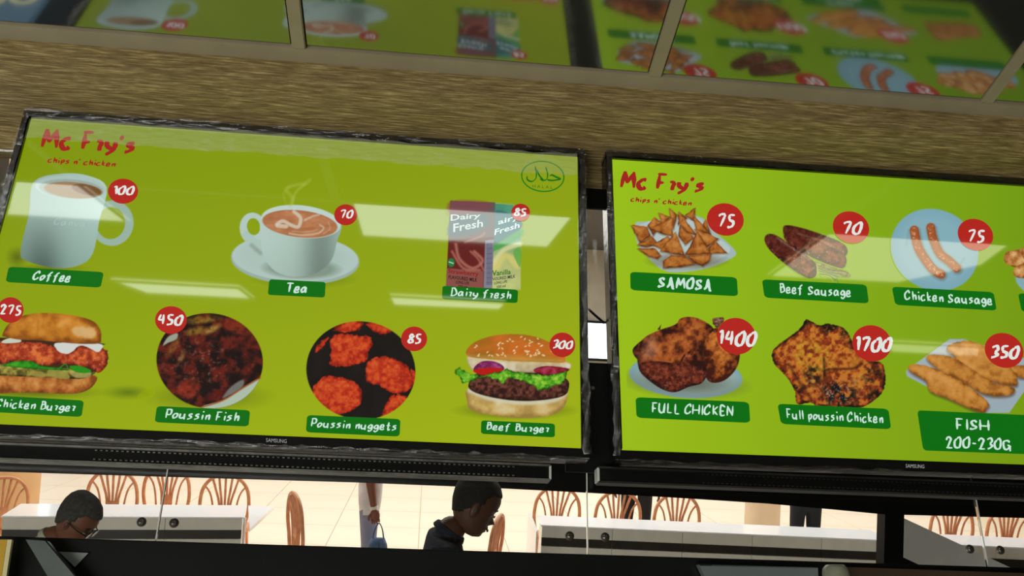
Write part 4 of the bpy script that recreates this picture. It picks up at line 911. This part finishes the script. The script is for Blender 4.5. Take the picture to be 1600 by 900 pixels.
# ------------------------------------------------------------------ people
HR0 = [(.121, .0, -.03, .012), (.115, .03, -.065, .034), (.10, .058, -.083, .052), (.075, .08, -.098, .067), (.045, .091, -.103, .075), (.015, .0935, -.101, .077), (-.005, .090, -.096, .076), (-.02, .087, -.092, .0745), (-.04, .087, -.082, .071), (-.055, .0865, -.074, .067), (-.07, .086, -.066, .063), (-.085, .083, -.055, .058), (-.10, .080, -.042, .050), (-.113, .072, -.025, .038), (-.122, .055, -.005, .020)]
HR = []
for i_ in range(len(HR0) - 1):
    for k_ in range(3): HR.append(tuple(a_ + (b_ - a_) * k_ / 3 for a_, b_ in zip(HR0[i_], HR0[i_ + 1])))
HR.append(HR0[-1])
PZ = sorted({-.005: .0, -.02: .008, -.04: .026, -.05: .012, -.056: .003, -.068: .012, -.074: .003, -.082: .011, -.092: .001, -.108: .007, .015: .0, .03: .004, .12: .0, -.122: .0}.items())
def prof_at(z):
    for (a_, v_), (b_, w_) in zip(PZ[:-1], PZ[1:]):
        if a_ <= z <= b_: return v_ + (w_ - v_) * (z - a_) / (b_ - a_)
    return 0
def head_mesh(grow=0.0, keep=None, seg=56):
    bm = bmesh.new(); rows = []
    prof = {-.005: -.004, -.02: .006, -.04: .022, -.055: .006, -.07: .009, -.085: .004, -.10: .003, .015: .003}
    for z, xf, xb, hw in HR:
        r = []
        for j in range(seg):
            t = 2 * math.pi * j / seg; cx = (xf + xb) / 2; rx = (xf - xb) / 2 + grow; x = cx + rx * math.cos(t); y = (hw + grow) * math.sin(t)
            d = abs(((t + math.pi) % (2 * math.pi)) - math.pi)
            if not grow: x += prof_at(z) * math.exp(-(d / .24) ** 2); x -= .006 * math.exp(-((d - .38) / .16) ** 2) * max(0, 1 - abs(z + .005) / .025)
            r.append(bm.verts.new((x, y, z + grow * (z / .12))))
        rows.append(r)
    for i in range(len(rows) - 1):
        for j in range(seg):
            q_ = [rows[i][j], rows[i + 1][j], rows[i + 1][(j + 1) % seg], rows[i][(j + 1) % seg]]
            if keep is None or all(keep(v.co) for v in q_): bm.faces.new(q_)
    top = bm.faces.new(rows[0]) 
    if keep is None: bm.faces.new(rows[-1][::-1])
    loose = [v for v in bm.verts if not v.link_faces]; bmesh.ops.delete(bm, geom=loose, context='VERTS')
    bmesh.ops.recalc_face_normals(bm, faces=bm.faces[:]); return bm
def add_mi(bm, src, T_, mi):
    """merge bmesh src, transformed, into bm with material index mi"""
    me = bpy.data.meshes.new('tmp'); src.transform(T_); src.to_mesh(me); src.free(); n = len(bm.faces); bm.from_mesh(me); bm.faces.ensure_lookup_table()
    for f in bm.faces[n:]: f.material_index = mi; f.smooth = True
    bpy.data.meshes.remove(me)
def person(px, py, y, face, label, skin, shirt, pants, hair=(24, 20, 18), h=1.0, lean=0.0, neckf=0.0, hpitch=0.0, arms='down', slim=1.0, glasses=False, hairg=.006, bald=False, zhead=None, sleeve='short', collar=False):
    K = 1.0
    def R_(p, ang, c):   # pitch forward about y axis through c
        x, z = p[0] - c[0], p[2] - c[2]; return (c[0] + x * math.cos(ang) + z * math.sin(ang), p[1], c[2] - x * math.sin(ang) + z * math.cos(ang))
    pel = (0, 0, .96)
    S = {'pel': (0, 0, .96), 'belly': (.01, 0, 1.10), 'chest': (.012, 0, 1.27), 'nb': (-.015, 0, 1.455)}
    for s, n in ((1, 'l'), (-1, 'r')):
        S['sh' + n] = (-.01, s * .165 * slim, 1.405)
        if arms == 'work': S['el' + n] = (.03, s * .24, 1.13); S['wr' + n] = (.26, s * .16, 1.07)
        elif arms == 'front': S['el' + n] = (-.01, s * .225 * slim, 1.13); S['wr' + n] = (.035, s * .225 * slim, .90)
        else: S['el' + n] = (-.01, s * .23, 1.12); S['wr' + n] = (.05, s * .235, .87)
    S = {k: R_(v, lean, pel) for k, v in S.items()}
    nb = Vector(S['nb']); nt = nb + Vector((math.sin(lean + neckf), 0, math.cos(lean + neckf))) * .105; S['nt'] = tuple(nt)
    hp = lean + hpitch
    HM = Matrix.Rotation(hp, 4, 'Y'); hc = nt + (HM @ Vector((.03, 0, .075)))
    for s, n in ((1, 'l'), (-1, 'r')):
        S['hip' + n] = (0, s * .085, .90); S['kn' + n] = (.015, s * .095, .50); S['an' + n] = (-.01, s * .10, .085); S['to' + n] = (.15, s * .115, .035)
    keys = list(S); ix = {k: i for i, k in enumerate(keys)}
    E = [('pel', 'belly'), ('belly', 'chest'), ('chest', 'nb'), ('nb', 'nt')]
    for n in 'lr': E += [('chest', 'sh' + n), ('sh' + n, 'el' + n), ('el' + n, 'wr' + n), ('pel', 'hip' + n), ('hip' + n, 'kn' + n), ('kn' + n, 'an' + n), ('an' + n, 'to' + n)]
    rad = {'pel': (.15 * slim, .12), 'belly': (.14 * slim, .115), 'chest': (.165 * slim, .125), 'nb': (.075, .075), 'nt': (.052, .055), 'sh': (.07, .07), 'el': (.045, .045), 'wr': (.028, .03), 'hip': (.095, .10), 'kn': (.062, .065), 'an': (.042, .045), 'to': (.04, .03)}
    me = bpy.data.meshes.new('body'); me.from_pydata([S[k] for k in keys], [(ix[a], ix[b]) for a, b in E], []); o = bpy.data.objects.new('tmp', me); COL.objects.link(o)
    o.modifiers.new('s', 'SKIN'); 
    for k in keys:
        rr_ = rad.get(k) or rad[k[:-1]]; v = me.skin_vertices[0].data[ix[k]]; v.radius = rr_; v.use_root = (k == 'pel')
    sb = o.modifiers.new('b', 'SUBSURF'); sb.levels = 2
    dg = bpy.context.evaluated_depsgraph_get(); em = bpy.data.meshes.new_from_object(o.evaluated_get(dg)); bpy.data.objects.remove(o)
    bm = bmesh.new(); bm.from_mesh(em); nbv = Vector(S['nb'])
    for f in bm.faces:
        f.smooth = True; c = f.calc_center_median(); mi = 1
        d = min(((Vector(S['el' + n]).lerp(Vector(S['wr' + n]), t) - c).length for n in 'lr' for t in (0.0 if sleeve == 'short' else .9, .25 if sleeve == 'short' else .95, .5 if sleeve == 'short' else .97, .75 if sleeve == 'short' else 1, 1)))
        if c.z < .86 and d > .085: mi = 2
        elif d < .07: mi = 0
        if (c - nbv).dot((nt - nbv).normalized()) > .022: mi = 0
        if c.z < .10: mi = 3
        f.material_index = mi
    # head, ears, eyes
    T_ = Matrix.Translation(hc) @ HM
    add_mi(bm, head_mesh(), T_, 0)
    for s in (1, -1):
        e = bmesh.new(); ball(e, (-.006, s * .078, -.018), (.019, .009, .033)); add_mi(bm, e, T_, 0)
        e = bmesh.new(); ball(e, (-.002, s * .084, -.016), (.009, .005, .018)); add_mi(bm, e, T_, 4)
        e = bmesh.new(); ball(e, (.0785, s * .031, -.011), (.0115, .013, .006)); add_mi(bm, e, T_, 5)
        e = bmesh.new(); ball(e, (.0895, s * .031, -.011), (.003, .006, .006)); add_mi(bm, e, T_, 3)
        e = tube([(.088, s * .015, .012), (.0895, s * .032, .017), (.078, s * .05, .012)], .0035, 6); add_mi(bm, e, T_, 3)
    e = tube([(.0925, -.024, -.074), (.0975, 0, -.0725), (.0925, .024, -.074)], .0045, 6); add_mi(bm, e, T_, 4)
    # hands: palm, four fingers, thumb
    for s, n in ((1, 'l'), (-1, 'r')):
        w, el = Vector(S['wr' + n]), Vector(S['el' + n]); d = (w - el).normalized(); side = Vector((0, s, 0)); pn_ = d.cross(side).normalized(); sd2 = pn_
        e = bmesh.new(); ball(e, (0, 0, 0), 1.0, 12, 8)
        Mh = Matrix((( *(pn_ * .042),), (*(side * .016),), (*(d * .052),))).transposed().to_4x4(); Mh.translation = w + d * .045; add_mi(bm, e, Mh, 0)
        cur = .35 if arms != 'front' else 1.1
        for k, (off, ln) in enumerate(((-.029, .066), (-.010, .076), (.010, .072), (.028, .056))):
            b0 = w + d * .075 + pn_ * (-off); inn = -side
            p1 = b0 + d * ln * .42; p2 = p1 + (d * math.cos(cur) + inn * math.sin(cur)) * ln * .33; p3 = p2 + (d * math.cos(cur * 2) + inn * math.sin(cur * 2)) * ln * .28
            e = tube([b0, p1, p2, p3], (.0092, .0066), 7, k=2); add_mi(bm, e, Matrix.Identity(4), 0)
        b0 = w + d * .03 + pn_ * .034; p1 = b0 + (d * .7 + pn_ * .6) * .034; p2 = p1 + (d * .95 - side * .25) * .028
        e = tube([b0, p1, p2], (.0115, .0082), 7, k=2); add_mi(bm, e, Matrix.Identity(4), 0)
    if collar:
        ax = (nt - nbv).normalized(); cpts = []
        Q = ax.to_track_quat('Z', 'Y').to_matrix(); cc_ = nbv + ax * .03
        for r0, hgt in ((.066, -.006), (.064, .001), (.061, .008)):
            ring = [cc_ + Q @ Vector((r0 * math.cos(t), r0 * math.sin(t), hgt)) for t in [i * 2 * math.pi / 14 for i in range(15)]]
            e = tube(ring, .008, 6, k=1); add_mi(bm, e, Matrix.Identity(4), 1)
    r = empty('person', (0, 0, 0)); ms = [mat('skin_%02d' % skin[0], skin, .5, var=.08, vscale=20), mat('cloth_%d_%d' % (shirt[0], shirt[2]), shirt, .85, var=.12, vscale=9, bump=.25, bscale=14), mat('cloth_%d_%d' % (pants[0], pants[2]), pants, .85, var=.12, vscale=9, bump=.25, bscale=14), mat('dark_shoe', (26, 22, 20), .4), mat('skin_shade_%d' % skin[0], tuple(v * .72 for v in skin), .5), mat('eye_white', (120, 112, 104), .5)]
    body = obj('body', bm, ms, r)
    mh = mat('hair_%d' % hair[0], hair, .7, var=.4, vscale=60, bump=.6, bscale=220)
    def keep(c):
        t = min(1, max(0, (c.x + .075) / .135)); t = t * t * (3 - 2 * t)
        side = .022 if (-.004 < c.x < .022 and abs(c.y) > .05) else 0
        return c.z > -.068 + .132 * t - side
    hm = head_mesh(hairg, keep); g = bmesh.ops.solidify(hm, geom=hm.faces[:], thickness=.003)
    hm.transform(T_); smooth(obj('hair', hm, mh, r))
    if glasses:
        gb = bmesh.new()
        for s in (1, -1):
            ring = [(.104, s * .033 + .026 * math.cos(t), -.012 + .019 * math.sin(t)) for t in [i * math.pi / 8 for i in range(17)]]
            tube(ring, .0026, 6, gb, k=1); tube([(.104, s * .058, -.006), (.06, s * .082, -.004), (-.005, s * .086, -.002)], .0026, 6, gb, k=1)
        tube([(.104, -.008, -.008), (.106, 0, -.005), (.104, .008, -.008)], .002, 6, gb, k=1)
        gb.transform(T_); obj('glasses', gb, mat('black_plastic_rim', (14, 14, 14), .25), r)
        lb = bmesh.new()
        for s in (1, -1):
            prism([(.104, s * .033 + .024 * math.cos(t), -.012 + .017 * math.sin(t)) for t in [i * math.pi / 8 for i in range(16)]], (.001, 0, 0), lb)
        lb.transform(T_); obj('lens', lb, mg, r)
    # place: head centre (or given height) over the aimed spot
    c = aty(px, py, y); zt = c.z if zhead is None else None
    sc = (c.z / hc.z) if zhead is None else h
    r.scale = (sc, sc, sc); hx = Vector((hc.x * math.cos(face), hc.x * math.sin(face))) * sc if zhead is None else Vector((0, 0))
    r.location = (c.x - hx.x, c.y - hx.y, 0); r.rotation_euler = (0, 0, face)
    tag(r, label, 'person'); return r, S, sc
person(743, 786, 3.75, 0.10, 'man in a navy shirt bowing his head, near the middle of the glass', (92, 60, 42), (34, 38, 54), (30, 30, 34), hair=(30, 24, 20), lean=.16, neckf=.42, hpitch=.30, arms='work', hairg=.004, collar=True)
person(121, 811, 4.15, -0.12, 'man in dark-rimmed glasses and pale collar looking down, at the far left', (120, 76, 54), (196, 190, 172), (40, 40, 46), hair=(60, 60, 56), lean=.22, neckf=.45, hpitch=.42, arms='work', hairg=.008, glasses=True, collar=True)
wr, WS, wsc = person(576, 800, 7.7, 0.1, 'person in white shirt and pale trousers carrying a blue bag', (130, 76, 56), (240, 234, 234), (150, 152, 176), zhead=1, h=.97, arms='front', slim=1.08)
person(1259, 800, 8.7, 1.5, 'person in dark clothes standing behind the long right counter beside the pale column', (90, 60, 44), (22, 28, 36), (16, 24, 36), zhead=1, h=.92, arms='work', sleeve='long', slim=1.45)
person(994, 795, 9.3, 1.3, 'dark-clothed figure mostly hidden behind the middle chair of the right counter', (90, 60, 44), (22, 24, 30), (20, 22, 28), zhead=1, h=.98, arms='down', slim=.7, sleeve='long')

# bag and watch of the walking person
wr_m = Matrix.Translation(wr.location) @ Matrix.Rotation(.15, 4, 'Z') @ Matrix.Scale(wsc, 4)
wp = wr_m @ (Vector(WS['wrr']) + Vector((.03, -.05, -.10)))
m_bag = mat('blue_bag_cloth', (70, 96, 130), .6, var=.35, vscale=12, bump=.3)
bg = tag(empty('handbag', (wp.x, wp.y, wp.z), .15), 'soft blue handbag held by the person in the white shirt', 'bag')
b = bmesh.new(); rows = []
for z, hx, hy in ((-.12, .055, .03), (-.17, .075, .045), (-.24, .088, .055), (-.32, .095, .06), (-.35, .085, .055)):
    rows.append([b.verts.new((hx * math.copysign(abs(math.cos(t)) ** .6, math.cos(t)), hy * math.copysign(abs(math.sin(t)) ** .6, math.sin(t)) * (1 + .12 * math.sin(5 * t)), z)) for t in [2 * math.pi * j / 24 for j in range(24)]])
for i in range(4):
    for j in range(24): b.faces.new([rows[i][j], rows[i + 1][j], rows[i + 1][(j + 1) % 24], rows[i][(j + 1) % 24]])
b.faces.new(rows[0]); b.faces.new(rows[-1]); bmesh.ops.recalc_face_normals(b, faces=b.faces[:]); smooth(obj('bag_body', b, m_bag, bg))
for s in (1, -1): obj('handle', tube([(-.045, s * .02, -.13), (-.03, s * .015, -.05), (0, s * .004, .0), (.03, s * .015, -.05), (.045, s * .02, -.13)], .005, 6), m_bag, bg)
obj('seam', bx((-.002, -.066, -.34), (.002, -.058, -.15)), mat('dark_blue_seam', (40, 56, 84), .7), bg)
cw = Vector(WS['wrr']); dd = (cw - Vector(WS['elr'])).normalized()
b = bmesh.new(); bmesh.ops.create_cone(b, cap_ends=True, segments=18, radius1=.036, radius2=.035, depth=.024, matrix=Matrix.Translation(cw - dd * .02) @ dd.to_track_quat('Z', 'Y').to_matrix().to_4x4())
o = obj('wristband', b, mat('white_band', (230, 225, 215), .5), wr); 

# ------------------------------------------------------------------ things along the bottom edge, in front of the ledge
def fbox(name, pts, n, th, m, label, cat, part):
    P = [fpl(x, y, n) for x, y in pts]; c = P[0]
    r = tag(empty(name, mw=FMAT @ Matrix.Translation(c)), label, cat)
    obj(part, prism([Vector((p.x - c.x, p.y - c.y, 0)) for p in P], (0, 0, -th)), m, r); return r, P, c
r, P, c = fbox('yellow_card', [(-12, 843), (11, 843), (-2, 930), (-30, 930)], -.02, .006, mat('yellow_card_print', (186, 148, 14), .5, var=.08), 'yellow card with a pale edge in the bottom left corner', 'card', 'card')
e = [fpl(x, y, -.019) for x, y in ((11, 843), (18, 843), (5, 930), (-2, 930))]; obj('card_edge', prism([Vector((p.x - c.x, p.y - c.y, 0)) for p in e], (0, 0, -.006)), mat('cream_edge', (210, 200, 150), .5), r)
m_gm = mat('brushed_grey_metal', (92, 100, 98), .4, metal=.5, var=.15, vscale=20)
r, P, c = fbox('metal_strut', [(40, 843), (70, 845), (150, 940), (98, 940)], -.02, .012, m_gm, 'grey metal strut slanting across the dark ledge at the left', 'strut', 'strut_bar')
e = [fpl(x, y, -.0195) for x, y in ((70, 845), (73, 845), (153, 940), (150, 940))]; obj('strut_lip', prism([Vector((p.x - c.x, p.y - c.y, 0)) for p in e], (0, 0, -.012)), m_black, r)
r, P, c = fbox('paper_slip', [(92, 862), (138, 864), (117, 886)], -.045, .002, mat('grey_paper', (128, 134, 128), .6), 'small grey triangular slip against the dark ledge at the left', 'paper', 'sheet')
r, P, c = fbox('metal_tray', [(1092, 882), (1278, 887), (1282, 960), (1130, 960)], -.03, .015, mat('pale_blue_grey_metal', (116, 126, 128), .35, metal=.3, var=.06), 'pale blue-grey tray edge at the bottom, right of centre', 'tray', 'tray_face')
e = [fpl(x, y, -.029) for x, y in ((1092, 880.5), (1278, 885.5), (1278, 888), (1094, 884))]; obj('tray_rim', prism([Vector((p.x - c.x, p.y - c.y, 0)) for p in e], (0, 0, -.016)), m_ledge, r)
c = fpl(1304, 882, -.01); bt = tag(empty('white_bottle', mw=FMAT @ Matrix.Translation(c)), 'off-white round bottle at the bottom edge beside the pale tray', 'bottle')
b = bmesh.new(); prof = [(0, .0), (.014, -.001), (.019, -.006), (.0205, -.014), (.021, -.10), (.0, -.10)]; rows = []
for r0, w in prof: rows.append([b.verts.new((r0 * math.cos(t), w, r0 * math.sin(t) - .0)) for t in [2 * math.pi * j / 24 for j in range(24)]])
for i in range(len(prof) - 1):
    for j in range(24): b.faces.new([rows[i][j], rows[i + 1][j], rows[i + 1][(j + 1) % 24], rows[i][(j + 1) % 24]])
bmesh.ops.remove_doubles(b, verts=b.verts[:], dist=1e-5); bmesh.ops.recalc_face_normals(b, faces=b.faces[:]); smooth(obj('bottle_body', b, mat('off_white_plastic', (128, 130, 112), .4), bt))
r, P, c = fbox('brown_board', [(1326, 886), (1640, 897), (1640, 960), (1326, 960)], -.03, .01, mat('dark_brown_board', (58, 42, 26), .5, var=.15, vscale=10), 'dark brown board along the bottom right corner', 'board', 'board_face')

# ------------------------------------------------------------------ odds and ends in the gap between the screens
def local_thing(name, lo, hi, m, label, cat, part):
    r = tag(empty(name, mw=FMAT @ Matrix.Translation(lo)), label, cat); obj(part, bx((0, 0, 0), tuple(b - a for a, b in zip(lo, hi)), .001), m, r); return r
ub = .964
r = local_thing('bracket_bar', (ub - .03, -.075, -.058), (ub + .062, -.034, -.050), m_case, 'black bracket bar bridging the gap at the top between the two screens', 'bracket', 'bar')
r = local_thing('bracket_plate', (ub - .03, -.56, -.059), (ub + .062, -.372, -.053), m_case, 'black bracket plate closing the lower gap between the two screens', 'bracket', 'plate')
b = bmesh.new(); bmesh.ops.create_cone(b, cap_ends=True, segments=12, radius1=.004, radius2=.003, depth=.003); o = obj('bolt', b, m_screw, r); o.location = (.047, .142, .008)
b = tube([FW(.955, -.262, -.05), FW(.972, -.275, -.046), FW(.985, -.288, -.044), FW(1.003, -.300, -.05)], .0022, 8)
tag(obj('cable', b, m_case), 'thin black cable crossing the gap between the two screens', 'cable')

# blue board left of the first screen with a glow added to brighten its image in the ceiling tiles
bb = tag(empty('blue_board', mw=FMAT @ Matrix.Translation((-.58, 0, -.03))), 'blue-grey sign board with cream rings left of the left screen', 'sign')
obj('board_face', bx((0, -.5, 0), (.48, -.02, .012), .002), mat('blue_board_glow', (74, 116, 142), .5, var=.1, emit=.55), bb)
for cx_, cy_, r0 in ((.378, -.205, .026), (.440, -.218, .020), (.30, -.205, .026)):
    b = bmesh.new(); pts = [(cx_ + r0 * math.cos(t), cy_ + r0 * math.sin(t), .013) for t in [i * 2 * math.pi / 28 for i in range(29)]]; tube(pts, .007, 6, b, k=1, flat=.2); obj('ring_mark', b, mat('cream_ring_glow', (206, 206, 160), .6, emit=.6), bb)
